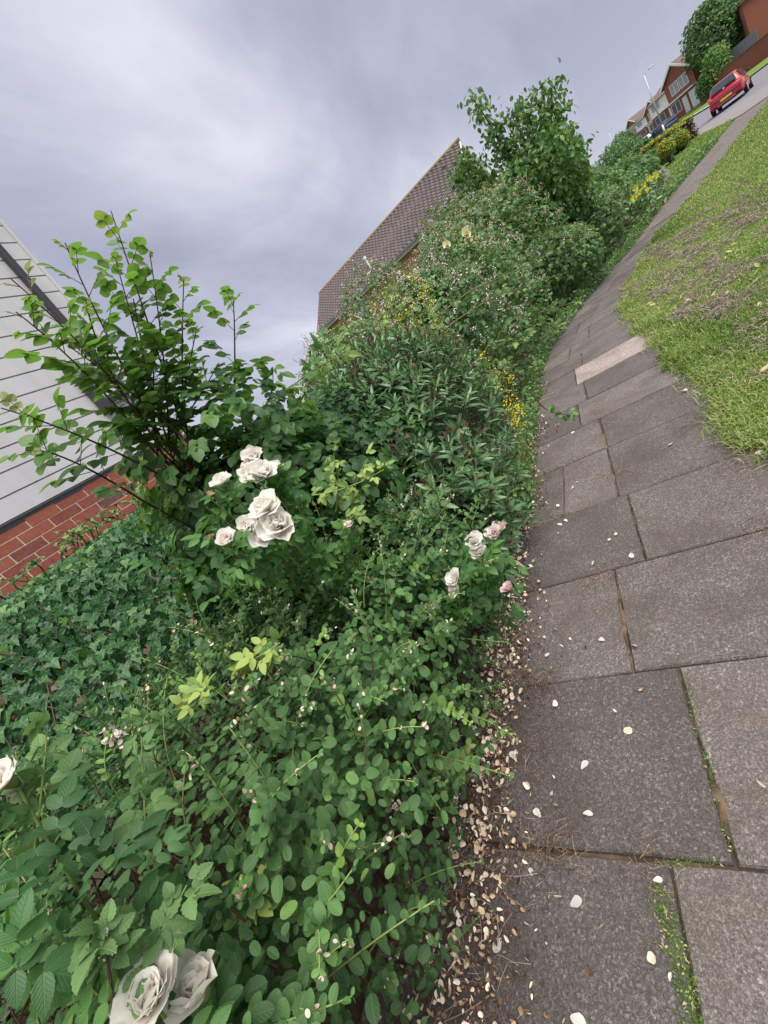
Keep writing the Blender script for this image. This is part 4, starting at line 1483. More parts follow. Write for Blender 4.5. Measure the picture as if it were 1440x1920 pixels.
def rose_bush(label, root, blooms, extra_leaves, nleaf_spread, tone=.3):
    t = thing('rose_bush', label, 'rose', root, 0, 'white rose bushes in the bed')
    paths, LO, LD, LN, LS, LT = [], [], [], [], [], []
    for (pxy, D_, size, kind, npet, mixv) in blooms:
        c = at(*pxy, D_)
        ax = norm(tocam(c) * mixv * 1.0 + UP * .8 + rng.normal(size=3) * .22)
        if kind:
            bloom(t, c, ax, size, kind, npet)
        b = np.array(root) + np.array([0, 0, .3])
        p_ = bez(b, np.array([(b[0] * .35 + c[0] * .65), (b[1] * .35 + c[1] * .65), c[2] - .28]), c - ax * size * .3, 14)
        paths.append(p_)
        for j in range(5, 13):
            for _ in range(2):
                dd = norm(rng.normal(size=3) + UP * .15)
                LO.append(p_[j]); LD.append(dd); LN.append(norm(UP * .7 + tocam(c) * .5 + rng.normal(size=3) * .35)); LS.append(random.uniform(.028, .045)); LT.append(tone + random.uniform(-.05, .35))
    for (pxy, D_) in extra_leaves:
        for _ in range(nleaf_spread):
            c = at(pxy[0] + random.gauss(0, 26), pxy[1] + random.gauss(0, 26), D_ + random.uniform(-.05, .12))
            LO.append(c); LD.append(norm(rng.normal(size=3))); LN.append(norm(UP * .7 + tocam(c) * .6 + rng.normal(size=3) * .35)); LS.append(random.uniform(.026, .040)); LT.append(tone + random.uniform(-.1, .35))
    LO, LD, LN, LS, LT = map(np.array, (LO, LD, LN, LS, LT))
    foliage('bush_rose_leaf', ROSE, ROSE_HI, *pinnate(LO, LD, LN, LS * 1.7, 2, LS, LT), M_ROSE, t, singles=300)
    tubes('canes', paths, [(.005, .002)] * len(paths), [random.uniform(.5, .9) for _ in paths], M_STEM, t, 6)
    return t


rose_bush('rose bush with the big cluster of white blooms left of centre', (-1.35, 1.2, 0),
          [((478, 862), 1.30, .088, 'blush', 22, .7), ((497, 888), 1.25, .092, 'white', 22, 1.0), ((520, 880), 1.28, .058, 'white', 13, .4), ((466, 890), 1.27, .065, 'blush', 16, .8), ((416, 905), 1.28, .068, 'white', 17, .5),
           ((500, 955), 1.12, .098, 'white', 24, .5), ((524, 985), 1.10, .100, 'white', 24, .9), ((500, 1003), 1.13, .085, 'blush', 20, 1.0), ((462, 987), 1.12, .064, 'white', 18, .7), ((426, 1016), 1.14, .066, 'faded', 16, .7),
           ((395, 930), 1.28, .035, 'brown', 8, .4), ((392, 1012), 1.16, .04, 'brown', 9, .4), ((655, 985), 1.22, .04, 'faded', 10, .4), ((385, 950), 1.25, .0, None, 0, .4)],
          [((440, 1040), 1.16), ((390, 1000), 1.2), ((370, 1060), 1.15), ((560, 930), 1.3), ((450, 940), 1.32)], 9)
rose_bush('rose bush with fading cream and pink blooms at the path edge', (-1.05, 1.4, 0),
          [((890, 1016), 1.28, .070, 'white', 17, .7), ((900, 1036), 1.26, .066, 'blush', 16, .8), ((926, 1000), 1.36, .068, 'faded', 15, .7), ((938, 990), 1.38, .062, 'faded', 14, .5),
           ((853, 1085), 1.16, .064, 'white', 17, .5), ((852, 1108), 1.15, .050, 'faded', 12, .6), ((955, 1103), 1.22, .055, 'pink', 12, .2), ((800, 1140), 1.12, .03, 'brown', 8, .3)],
          [((850, 1020), 1.34), ((930, 1090), 1.24), ((830, 1060), 1.28)], 8)
rose_bush('rose bush with two big white blooms low in the near left corner', (-1.0, -.15, 0),
          [((285, 1872), .66, .082, 'blush', 25, .9), ((372, 1852), .67, .080, 'white', 22, .5), ((190, 1785), .80, .075, 'white', 9, -.1), ((232, 1752), .82, .07, 'white', 8, -.1), ((8, 1462), .88, .075, 'faded', 13, .5)],
          [((60, 1720), .74), ((200, 1700), .74), ((250, 1650), .78), ((30, 1850), .68), ((130, 1780), .76), ((110, 1640), .8), ((200, 1880), .68)], 4, .25)

PET['lemon'] = []
for i in range(2):
    me_ = petal_mesh(f'y{i}', .55, .05, .0, .5)
    me_.materials.clear()
    me_.materials.append(M_LEMON)
    PET['lemon'].append(me_)
for c_, s_ in zip(LEMONS, (.12, .085, .095)):
    bloom(lr, c_, norm(tocam(c_) * .7 + UP * .5), s_, 'lemon', 11)

# bright young shoots rising out of the snowberry
ys = thing('young_shoots', 'bright yellow-green young rose shoots in the middle of the snowberry bush', 'plant', (-1.0, 1.2, 0))
LO, LD, LN, LS, LT, paths = [], [], [], [], [], []
for (a, b, c, D_) in (((660, 1010), (650, 920), (690, 860), 1.45), ((630, 960), (640, 900), (625, 850), 1.5), ((560, 930), (640, 930), (720, 880), 1.42), ((640, 1000), (655, 975), (665, 965), 1.3), ((440, 1260), (480, 1235), (525, 1205), .98), ((340, 1340), (380, 1310), (395, 1290), .98),
                      ((835, 1470), (860, 1440), (880, 1415), 1.0), ((470, 1710), (465, 1690), (480, 1680), .8), ((600, 720), (620, 690), (632, 668), 2.3)):
    p_ = bez(at(*a, D_ + .1), at(*b, D_), at(*c, D_ - .03), 9)
    paths.append(p_)
    for j in range(2, 9):
        for _ in range(2):
            LO.append(p_[j]); LD.append(norm(rng.normal(size=3) + UP * .3)); LN.append(norm(UP * .7 + tocam(p_[j]) * .6 + rng.normal(size=3) * .3)); LS.append(random.uniform(.02, .034)); LT.append(random.uniform(.7, 1.0))
LO, LD, LN, LS, LT = map(np.array, (LO, LD, LN, LS, LT))
foliage('young_leaf', ROSE_HI, ROSE_HI, *trifol(LO, LD, LN, LS * .9, LS, LT), M_BRAM, ys, singles=280)
tubes('stems', paths, [(.003, .0015)] * len(paths), [.85] * len(paths), M_STEM, ys, 5)

# scattered bramble leaves and long canes growing through the snowberry
bt_ = thing('bramble_sprig', 'toothed bramble leaves and a brown flower spray growing through the near snowberry', 'bramble', (-1.0, .5, 0))
LO, LD, LN, LS, LT, paths = [], [], [], [], [], []
for (pxy, D_, sz) in (((700, 1470), .92, .05), ((735, 1540), .88, .045), ((500, 1725), .78, .055), ((330, 1800), .72, .06), ((360, 1215), 1.1, .036), ((460, 1420), .95, .045), ((430, 1500), .92, .05), ((290, 1410), 1.0, .05), ((640, 1720), .8, .055), ((560, 1640), .85, .05), ((750, 1230), 1.1, .045), ((830, 1190), 1.2, .045), ((600, 1230), 1.1, .045), ((120, 1480), .95, .055), ((60, 1560), .9, .06)):
    c = at(*pxy, D_)
    LO.append(c); LD.append(norm(rng.normal(size=3) - UP * .3)); LN.append(norm(UP * .5 + tocam(c) * .9 + rng.normal(size=3) * .2)); LS.append(sz * .8); LT.append(random.uniform(.25, .6))
for (a, b, c, D_) in (((650, 1475), (690, 1480), (745, 1530), .9), ((215, 1900), (200, 1790), (195, 1730), .66), ((190, 1919), (250, 1850), (350, 1660), .68), ((520, 1310), (560, 1300), (595, 1280), 1.0), ((60, 1640), (75, 1520), (90, 1360), .9), ((280, 1640), (270, 1520), (265, 1380), .9)):
    paths.append(bez(at(*a, D_ + .03), at(*b, D_ - .02), at(*c, D_), 10))
for p_ in paths[1:]:
    for j in range(4, 10):
        for _ in range(2):
            LO.append(p_[j]); LD.append(norm(rng.normal(size=3) + UP * .2)); LN.append(norm(UP * .6 + tocam(p_[j]) * .6 + rng.normal(size=3) * .3)); LS.append(random.uniform(.018, .034)); LT.append(random.uniform(.3, .7))
LO, LD, LN, LS, LT = map(np.array, (LO, LD, LN, LS, LT))
foliage('sprig_leaf', BRAM_HI, BRAM_HI, *trifol(LO, LD, LN, LS * .6, LS, LT), M_BRAM, bt_, singles=60)
tubes('canes', paths, [(.0026, .0009)] * len(paths), [.2, .1, .75, .3, .8, .75], M_STEM, bt_, 6)
fo = np.array([at(740 + random.gauss(0, 10), 1515 + random.gauss(0, 12), .9) for _ in range(40)] + [at(800 + random.gauss(0, 8), 1145 + random.gauss(0, 8), 1.12) for _ in range(24)] + [at(215 + random.gauss(0, 12), 1385 + random.gauss(0, 10), .98) for _ in range(26)])
scatter('flower_spray', OVAL, fo, rdir(len(fo)), rdir(len(fo)), rnd(len(fo), .007, .013), rnd(len(fo), .0, .7), M_PANIC, bt_)

# ------------------------------------------------------------------ small tree beyond the brambles
tr = thing('cherry_tree', 'small bushy tree with drooping leaves, left of the path bend', 'tree', (.05, 12.3, terr(12.3)))
tb = MB()
limbs = []
cz = terr(12.3)
for i in range(13):
    a = random.uniform(0, 6.28)
    h_ = random.uniform(2.2, 3.5)
    rr_ = random.uniform(.2, .85)
    q = np.array([.05 + rr_ * math.cos(a), 12.3 + rr_ * math.sin(a), cz + h_])
    limbs.append(bez((.05, 12.3, cz + random.uniform(.3, .9)), (.05 + .4 * rr_ * math.cos(a), 12.3 + .4 * rr_ * math.sin(a), cz + h_ * .6), q, 8))
special = [at(1035, 165, 12.4), at(890, 190, 12.2), at(985, 190, 12.5), at(868, 320, 12), at(1085, 280, 12.5), at(925, 250, 12.1), at(960, 215, 12.3), at(856, 335, 12.0), at(872, 365, 11.9), at(890, 395, 11.8), at(868, 300, 12.1), at(1020, 185, 12.4), at(1050, 210, 12.5)]
for q in special:
    limbs.append(bez((.05, 12.3, cz + .8), (.05 * .5 + q[0] * .5, 12.3, q[2] - .9), q, 8))
tubes('trunk', [np.array([(.05, 12.3, cz - .05), (.07, 12.3, cz + .6), (.04, 12.32, cz + 1.3)])], [(.10, .06)], [0.2], M_CANE, tr, 8, None)
tubes('limbs', limbs, [(.04, .008)] * len(limbs), [.3] * len(limbs), M_CANE, tr, 5)
P_, n_, d_ = shell((.05, 12.3, cz + 2.05), (1.02, 1.02, 1.2), 11000, .8, .1, cz + .5, .26)
ex_ = []
for l_ in limbs:
    k_ = 330 if any(np.allclose(l_[-1], s_) for s_ in special) else 70
    c_ = l_[rng.integers(3, 8, k_)]
    ex_.append(c_ + rng.normal(size=(k_, 3)) * .12)
P_ = np.concatenate([P_] + ex_)
nb = len(P_)
S_ = rnd(nb, .085, .14)
T_ = np.clip(.40 + .2 * rng.normal(size=nb) + .25 * bumps(P_, 40, 1, .3, P_.min(0), P_.max(0)), 0, 1)
foliage('cherry_leaf', CHERRY, CHERRY, P_, norm(rdir(nb) * .8 - UP * .75), norm(rdir(nb) + UP * .5), S_, T_, M_TREE, tr, singles=0, W=rnd(nb, 1.2, 1.8))

# ------------------------------------------------------------------ litter along the bed edge and loose petals
n = 16000
y = -.5 + 6.5 * rng.random(n) ** 1.3
w_ = .085 * rng.normal(size=n)
x = np.array([pl(v) for v in y]) + .0 + w_ * (.9 + .4 * np.sin(y * 5)) + .25 * (rng.random(n) < .03) * rng.random(n)
z = .004 + np.abs(rng.normal(size=n)) * .014
PLT = petal_s = leaf_shape([(0, 0.12), (0.35, 0.34), (0.7, 0.36), (1, 0)], 0.5, -.25)
PLT = leaf_shape([(0, 0), (.06, .12), (.22, .24), (.45, .36), (.68, .40), (.88, .26), (.97, .10), (1, 0)], .5, -.5, .05)
Pq = np.stack([x, y, z], 1)
T_ = np.where(rng.random(n) < .16, rnd(n, .05, .4), rnd(n, .45, 1))
scatter('dry_petal_litter', PLT, Pq, norm(rdir(n) * [1, 1, .7]), norm(UP + rdir(n) * 1.4), np.where(T_ < .42, rnd(n, .007, .018), rnd(n, .004, .017)), T_, M_LITTER, None, rnd(n, .35, 1.3))
n = 1200
y = -.5 + 5.0 * rng.random(n) ** 1.25
x = np.array([pl(v) for v in y]) + .0 + .075 * rng.normal(size=n) + (rng.random(n) < .05) * .8 * rng.random(n) ** 1.6
Pq = np.stack([x, y, .012 + np.abs(rng.normal(size=n)) * .016], 1)
scatter('cream_petal_litter', PLT, Pq, norm(rdir(n) * [1, 1, .8]), norm(UP + rdir(n) * 1.5), rnd(n, .011, .026), np.clip(np.abs(rng.normal(size=n)) * .22, 0, .6), M_LITTER, None, rnd(n, .8, 1.5))
# thin dry twigs and grass bits
paths = []
for i_ in range(700):
    y0 = -.4 + 3.8 * random.random()
    p0 = np.array([pl(y0) + random.gauss(.03, .10), y0, random.uniform(.004, .03)])
    d_ = norm(rng.normal(size=3) * [1, 1, .12]) * random.uniform(.03, .11)
    paths.append(np.stack([p0, p0 + d_ * .5 + rng.normal(size=3) * .008, p0 + d_]))
tubes('dry_twigs', paths, [(.0009, .0005)] * len(paths), [random.random() for _ in paths], M_HAY, None, 3)
# withered tufts lying on the slabs' edge, sand and moss in the joints
tuft_spots = [(1130, 1085, 160, .055), (1010, 1285, 200, .05), (960, 1400, 300, .075), (1040, 1585, 200, .05), (970, 1600, 120, .05), (800, 1340, 120, .04), (1150, 890, 120, .07), (1390, 790, 120, .06), (1300, 800, 150, .08), (1440, 985, 120, .05), (1425, 860, 260, .09), (1400, 830, 160, .07), (1340, 775, 120, .06), (1240, 655, 90, .07), (1230, 1625, 60, .04), (1120, 790, 80, .08), (1060, 870, 100, .07)]
paths = []
for (px, py, k_, sp) in tuft_spots:
    r_ = FWD * FPX + RIGHT * (px - 720) + DOWN * (py - 960)
    c_ = r_ * (-EYE / r_[2])
    for i_ in range(int(k_ * 1.2)):
        p0 = np.array([c_[0] + random.gauss(0, sp), c_[1] + random.gauss(0, sp), random.uniform(.003, .02)])
        d_ = norm(rng.normal(size=3) * [1, 1, .2]) * random.uniform(.015, .05)
        paths.append(np.stack([p0, p0 + d_ * .5 + rng.normal(size=3) * .006, p0 + d_]))
tubes('withered_tufts', paths, [(.0006, .0003)] * len(paths), [random.uniform(.35, .95) for _ in paths], M_LITTER, None, 3)


def gpt(px, py):
    r_ = FWD * FPX + RIGHT * (px - 720) + DOWN * (py - 960)
    return r_ * (-EYE / r_[2]) * np.array([1, 1, 0])


# moss and grass growing in the joints
mo, mt2 = [], []
for (a, b, k_, w) in (((1232, 1655), (1300, 1919), 1300, .013), ((1285, 1260), (1310, 1380), 130, .006), ((1010, 975), (1090, 960), 220, .02), ((1320, 1400), (1375, 1600), 120, .008), ((1240, 1620), (1340, 1612), 90, .008), ((1180, 930), (1205, 1040), 70, .006)):
    p0, p1 = gpt(*a), gpt(*b)
    for i_ in range(k_):
        t_ = random.random()
        mo.append(p0 + (p1 - p0) * t_ + np.array([random.gauss(0, w), random.gauss(0, w * .6), random.uniform(-.006, .004)]))
        mt2.append(random.choice([random.uniform(0, .2)] * 3 + [random.uniform(0, .3)] * 4 + [random.uniform(.7, 1)]))
mo = np.array(mo)
nmo = len(mo)
scatter('joint_moss', CLUMP, mo, norm(rdir(nmo) * [1, 1, .5] + UP * .35), norm(UP + rdir(nmo) * .5), rnd(nmo, .004, .012), np.array(mt2), M_GRASS, None, rnd(nmo, .3, .8))
# sand washed over the joints
for (a, b, w, c_) in (((1155, 1100), (1182, 1245), .016, 0), ((1330, 1420), (1385, 1610), .016, 0)):
    p0, p1 = gpt(*a), gpt(*b)
    k_ = 28
    d_ = norm(p1 - p0); s_ = np.cross(d_, UP)
    V = [(p0 + p1) / 2 + UP * .0060]
    for i_ in range(k_):
        t_ = i_ / k_ * 2 * math.pi
        V.append((p0 + p1) / 2 + d_ * math.cos(t_) * np.linalg.norm(p1 - p0) * .5 * random.uniform(.75, 1.1) + s_ * math.sin(t_) * w * random.uniform(.35, 1.35) + UP * -.004)
    o = link('sand', np_mesh('sand', np.array(V), np.array([(0, 1 + i_, 1 + (i_ + 1) % k_) for i_ in range(k_)]), M_SAND, None, None, True))
    o['kind'] = 'stuff'

# loose white petals on the slabs, each one a thing
pet_spots = [((1083, 1696), .034, 'large white petal near the bottom of the path'), ((1010, 1528), .026, 'upright white petal beside the withered tuft at the bed edge'), ((1105, 1530), .022, 'cream petal with a brown tip in the middle of the slab'), ((1098, 1437), .026, 'flat white petal folded to a point on the middle slab'), ((936, 1775), .030, 'narrow white petal at the bed edge near the bottom'),
             ((1130, 1202), .022, 'single round white petal next to the sandy joint'), ((1022, 1196), .018, 'small white petal close to the bed, upper of a pair'), ((1028, 1230), .022, 'small white petal close to the bed, lower of a pair'), ((1236, 1653), .020, 'white petal lying at the end of the mossy joint'), ((947, 1632), .018, 'little pinkish petal near the cross joint at the bed'),
             ((999, 1637), .017, 'thin curled petal just below the cross joint'), ((1088, 1920), .03, 'white petal at the bottom edge of the photo'), ((993, 1149), .02, 'white petal between the pink rose and the slab'), ((1075, 916), .022, 'white petal on the small slab, the lower one'), ((1083, 906), .018, 'white petal on the small slab, the upper one'),
             ((1050, 985), .03, 'broad white petal by the weedy joint'), ((1062, 978), .022, 'small white petal by the weedy joint'), ((1285, 735), .04, 'white petal at the grass edge of the path'), ((1362, 766), .035, 'crumpled whitish petal under the grass edge'), ((1260, 834), .03, 'lone pale petal in the middle of the upper slab'), ((1425, 852), .03, 'petal at the right grass edge'),
             ((1075, 812), .03, 'white petal beside the dry stalk'), ((964, 1420), .026, 'white petal at the brown litter edge'), ((1330, 1905), .0, '')]
PETF = []
for q_, (fo_, cu_) in enumerate(((.22, .12), (.5, -.25), (.32, .35))):
    V_, F_, UV_ = leaf_shape([(0, 0), (.08, .12), (.3, .27), (.6, .40), (.82, .36), (.95, .18), (1, 0)], fo_, cu_, .03)
    PETF.append(np_mesh('fallen_petal', V_ - np.array([0, .5, V_[:, 2].min()]), F_, M_PETAL, UV_, np.clip(.04 + .1 * q_ + .25 * (1 - V_[:, 1]) ** 3, 0, 1), True))
for k_, ((px, py), s_, lab) in enumerate(pet_spots):
    if not s_:
        continue
    c_ = gpt(px, py)
    o = link('fallen_petal', PETF[k_ % 3 if k_ != 2 else 2])
    o.location = (float(c_[0]), float(c_[1]), .006)
    o.rotation_euler = (random.uniform(-.1, .25), random.uniform(-.3, .3), random.uniform(0, 6.28))
    o.scale = (s_ * random.uniform(.8, 1.3), s_ * random.uniform(1.1, 1.4), s_)
    tag(o, lab, 'petal', 'fallen petals on the path')
# a lichen spot and a dropped stick
ls = gpt(1178, 1371)
V = [(0, 0, .0015)] + [(math.cos(t) * .016 * random.uniform(.8, 1.15), math.sin(t) * .014 * random.uniform(.8, 1.15), 0.0) for t in np.linspace(0, 6.28, 13)[:-1]]
o = link('lichen_spot', np_mesh('lichen_spot', np.array(V), np.array([(0, 1 + i_, 1 + (i_ + 1) % 12) for i_ in range(12)]), M_MORTAR))
o.location = (ls[0], ls[1], .0045)
tag(o, 'round pale grey lichen spot in the middle of a slab', 'lichen')
s0, s1 = gpt(1363, 793), gpt(1373, 772)
o = MB().tube([s0 + UP * .012, (s0 + s1) / 2 + UP * .016, s1 + UP * .014], [.005, .006, .005], 6).build('stick', M_BARK, None)
tag(o, 'short brown stick lying where the grass meets the slabs', 'stick')
s0, s1 = gpt(960, 1052), gpt(985, 1068)
o = MB().tube([s0 + UP * .012, (s0 + s1) / 2 + UP * .018, s1 + UP * .012], [.012, .014, .010], 6).build('bark_scrap', M_MORTAR, None)
tag(o, 'pale curled scrap of bark in the litter below the fading roses', 'bark')

# ------------------------------------------------------------------ grass
def blades(name, Pq, h, w, lean, T, mat):
    n_ = len(Pq)
    a = rnd(n_, 0, 6.283)
    d = np.stack([np.cos(a), np.sin(a), np.zeros(n_)], 1)
    s = np.stack([-np.sin(a), np.cos(a), np.zeros(n_)], 1)
    p0 = Pq
    p1 = Pq + UP * (h * .6)[:, None] + d * (lean * h * .35)[:, None]
    p2 = Pq + UP * (h * (1 - .35 * lean))[:, None] + d * (lean * h * 1.0)[:, None]
    V = np.stack([p0 - s * w[:, None], p0 + s * w[:, None], p1 - s * (w * .8)[:, None], p1 + s * (w * .8)[:, None], p2], 1).reshape(-1, 3)
    b = (np.arange(n_) * 5)[:, None, None]
    F = (np.array([(0, 1, 3), (0, 3, 2), (2, 3, 4)])[None] + b).reshape(-1, 3)
    o = link(name, np_mesh(name, V, F, mat, None, np.repeat(T, 5)))
    o['kind'] = 'stuff'
    return o


n = 150000
dd_ = 1.4 + 24 * rng.random(n) ** 2.1
aa = rnd(n, -.03, .36) + rnd(n, 0, .25) * (dd_ < 5)
edge = np.array([pr(v) for v in np.clip(dd_, 0, 40)])
lat = rng.random(n) ** 1.25 * (2.2 + dd_ * .22)
x = edge - .035 + lat + .06 * np.sin(dd_ * 4.1) * (lat < .3) + np.where(lat < .12, rng.normal(size=n) * .025, 0)
y = dd_
k_ = rng.random(n) < 1.0
Pq = np.stack([x, y, np.array([terr(v) for v in y]) + .0], 1)
pn = bumps(Pq * [1, 1, 0], 160, 1, .28, np.array([.3, 1, 0]), np.array([5, 12, .01]))
gh_ = (.017 + .020 * rng.random(n)) * (1 + .5 * np.clip(pn, -.6, 1.2)) * (1 + .02 * y)
gh_ = np.where(lat < .10, gh_ * 1.5, gh_)
T_ = np.clip(.50 + .18 * rng.normal(size=n) - .13 * pn + .40 * (rng.random(n) < .15), 0, 1)
pn2 = bumps(Pq * [1, 1, 0], 90, 1, .55, np.array([.3, 1, 0]), np.array([7, 14, .01]))
T_ = np.clip(T_ + .16 * pn2 + .12 * (rng.random(n) < .3) * (lat < .35), 0, 1)
gh_ = gh_ * (1 - .25 * np.clip(pn2, -1, 1))
blades('grass', Pq, gh_, (.0014 + .0011 * rng.random(n)) * (1 + y * .16), rnd(n, .25, 1.1), T_, M_GRASS)
# tussocks overhanging the slab edge
n = 5200
cen = np.array([(.43 + random.uniform(-.03, .10), yv) for yv in (2.45, 2.7, 3.1, 3.6, 4.3, 5.0, 5.8, 6.6, 7.4)])
ci = rng.integers(0, len(cen), n)
Pq = np.stack([cen[ci, 0] + rng.normal(size=n) * .07, cen[ci, 1] + rng.normal(size=n) * .15, np.zeros(n)], 1)
blades('edge_grass', Pq, rnd(n, .04, .085), rnd(n, .0014, .0024) * (1 + Pq[:, 1] * .1), rnd(n, .5, 1.5), np.clip(.55 + .22 * rng.normal(size=n), 0, 1), M_GRASS)
# broad weed leaves in the lawn
n = 260
y = 1.6 + 7 * rng.random(n)
x = .55 + np.abs(rng.normal(size=n)) * 1.0 + np.maximum(0, y - 8) * .45
scatter('lawn_weeds', LANCE, np.stack([x, y, np.full(n, .01)], 1), norm(rdir(n) * [1, 1, .2] + UP * .35), norm(UP + rdir(n) * .3), rnd(n, .04, .09), rnd(n, .55, 1), M_GRASS, None, rnd(n, 1, 1.8))
# far grass on the verge
n = 16000
y = 15.5 + 17 * rng.random(n)
xl_ = np.interp(y, [15, 18, 22, 29, 33.5], [2.3, 3.2, 4.0, 5.0, 7.6])
x = xl_ + (np.minimum(np.array([pl(v) for v in y]), 7.3) - xl_) * rng.random(n)
blades('verge_grass', np.stack([x, y, np.array([terr(v) for v in y])], 1), rnd(n, .06, .16), rnd(n, .006, .012), rnd(n, .2, .9), np.clip(.5 + .16 * rng.normal(size=n), 0, 1), M_GRASS)
# mown clippings: matted brown heaps in loose rows
paths = []
for c_ in range(210):
    yc_ = 1.6 + 9.5 * random.random() ** 1.7
    row_ = random.choice([.85, 1.35, 1.9, 2.6]) + random.gauss(0, .14)
    xc_ = pr(yc_) - .42 + row_
    L1, L2 = random.uniform(.06, .22) * (1 + yc_ * .05), random.uniform(.03, .07) * (1 + yc_ * .05)
    an = 1.57 + random.gauss(0, .5)
    for i_ in range(130):
        u, v = random.gauss(0, 1), random.gauss(0, 1)
        p0 = np.array([xc_ + u * L1 * math.cos(an) - v * L2 * math.sin(an), yc_ + u * L1 * math.sin(an) + v * L2 * math.cos(an), terr(yc_) + .014 + .030 * math.exp(-(u * u + v * v) / 2) * random.uniform(.4, 1.2)])
        d_ = norm(np.array([math.cos(an), math.sin(an), 0]) * 1.0 + rng.normal(size=3) * [.8, .8, .25]) * random.uniform(.02, .06)
        paths.append(np.stack([p0, p0 + d_ * .5 + rng.normal(size=3) * .006, p0 + d_]))
tubes('grass_clippings', paths, [(.0015 * (1 + .12 * p_[0][1]), .0008 * (1 + .12 * p_[0][1])) for p_ in paths], [random.uniform(0, 1) ** 1.3 for _ in paths], M_HAY, None, 3)

# ------------------------------------------------------------------ the far street
def far_crown(parent, c, r, n, size, tone, mat=M_FAR, lump=.28, depth=.5, squash=None, name='crown'):
    P_, n_, d_ = shell(c, r, n, depth * min(r), .1, c[2] - r[2], lump)
    nb_ = len(P_)
    T_ = np.clip(tone + .2 * rng.normal(size=nb_) + .25 * bumps(P_, 40, 1, .3 * min(r), P_.min(0), P_.max(0)), 0, 1)
    scatter(name, CLUMP, P_, norm(rdir(nb_) + n_ * .3), norm(n_ * .6 + UP * .5 + rdir(nb_) * .5), rnd(nb_, *size), T_, mat, parent)


def far_tree(label, az, D, h, r, n=2600, size=(.25, .5), tone=.3, group='trees along the far street'):
    x_, y_ = pol(az, D)
    gz_ = terr(y_)
    t = thing('street_tree', label, 'tree', (x_, y_, gz_), 0, group)
    tubes('trunk', [np.array([(x_, y_, gz_ - .1), (x_ + .05, y_, gz_ + h * .5)])], [(.16, .08)], [.2], M_CANE, t, 7, None)
    far_crown(t, (x_, y_, gz_ + h - r[2]), r, n, size, tone)
    return t


# clipped hedge, topiary balls and edging in the far front garden
def ball(label, px, py, D, r, tone=.55):
    c_ = at(px, py, D)
    gz_ = terr(c_[1])
    t = thing('topiary_ball', label, 'topiary', (c_[0], c_[1], gz_), 0, 'clipped topiary balls')
    tubes('trunk', [np.array([(c_[0], c_[1], gz_ - .05), (c_[0], c_[1], c_[2])])], [(.04, .03)], [.2], M_CANE, t, 6, None)
    far_crown(t, c_, (r, r, r), 2200, (.05, .09), tone + .15, M_BOX, .05, .35)
    far_crown(t, (c_[0] - .1, c_[1] + .3, gz_ + (c_[2] - gz_) * .3), (r * .9, r * .9, (c_[2] - gz_) * .55), 700, (.07, .13), .3, M_FAR, .2, .5, name='skirt')


ball('yellow-green clipped ball nearer the road end of the low edging', 1277, 260, 29.5, .29)
ball('yellow-green clipped ball, lower and left of its twin', 1249, 277, 27, .32)
h0, h1 = at(1277, 235, 32), at(1218, 274, 35)
hd = thing('clipped_hedge', 'low clipped hedge with a flat yellow-green top and brown side', 'hedge', ((h0[0] + h1[0]) / 2, (h0[1] + h1[1]) / 2, terr(38)))
n = 5200
t_ = rng.random(n)
v_ = rng.random(n)
top = rng.random(n) < .4
ph = h0[None] + (h1 - h0)[None] * t_[:, None]
zt = ph[:, 2] + .06
zg = np.array([terr(v) for v in ph[:, 1]])
wd_ = norm(np.cross(h1 - h0, UP))
off = np.where(top, rnd(n, -.5, .5), np.where(rng.random(n) < .5, .5, -.5))
zz2 = np.where(top, zt, zg + (zt - zg) * v_)
Pq = np.stack([ph[:, 0], ph[:, 1], zz2], 1) + wd_[None] * off[:, None] + rng.normal(size=(n, 3)) * .03
scatter('foliage', CLUMP, Pq[top], rdir(top.sum()), norm(UP + rdir(top.sum()) * .6), rnd(top.sum(), .08, .16), rnd(top.sum(), .4, .9), M_BOX, hd)
k2 = ~top
M_BROWNH = leaf_mat('brown_hedge_leaf', (0.05, 0.03, 0.018), (0.10, 0.055, 0.03), (0.15, 0.09, 0.04), (0.17, 0.16, 0.05), .6, .15, 0, .3)
scatter('brown_foliage', CLUMP, Pq[k2], rdir(k2.sum()), rdir(k2.sum()), rnd(k2.sum(), .08, .16), rnd(k2.sum(), 0, 1), M_BROWNH, hd)
for (px, py, D_, r_, lab) in ((1262, 266, 30.5, (.6, .6, .42), 'dark shrub between the topiary balls and the clipped hedge'), (1230, 294, 29, (.7, 1.0, .5), 'dark shrub left of the lower topiary ball')):
    c_ = at(px, py, D_)
    t = thing('garden_shrub', lab, 'shrub', (c_[0], c_[1], terr(c_[1])), 0, 'garden shrubs by the topiary')
    far_crown(t, c_ - UP * .1, r_, 1500, (.08, .16), .35, M_FAR, .2)
# low edging of stones beside the verge
ed = thing('garden_edging', 'low line of dark edging stones between the topiary and the verge', 'edging', (5.5, 28, terr(28)))
for k_ in range(24):
    f = k_ / 24
    y0 = 20.5 + 13 * f
    x0 = np.interp(y0, [15, 18, 22, 29, 33.5], [2.3, 3.2, 4.0, 5.0, 7.6])
    o = MB().box(-.10, .10, -.25, .25, -.1, .16 + random.uniform(-.02, .03)).build('stone', M_STONE, ed, .02, loc=(x0 - 5.5, y0 - 28, terr(y0) - terr(28)))
    o.rotation_euler = (0, 0, -.25)


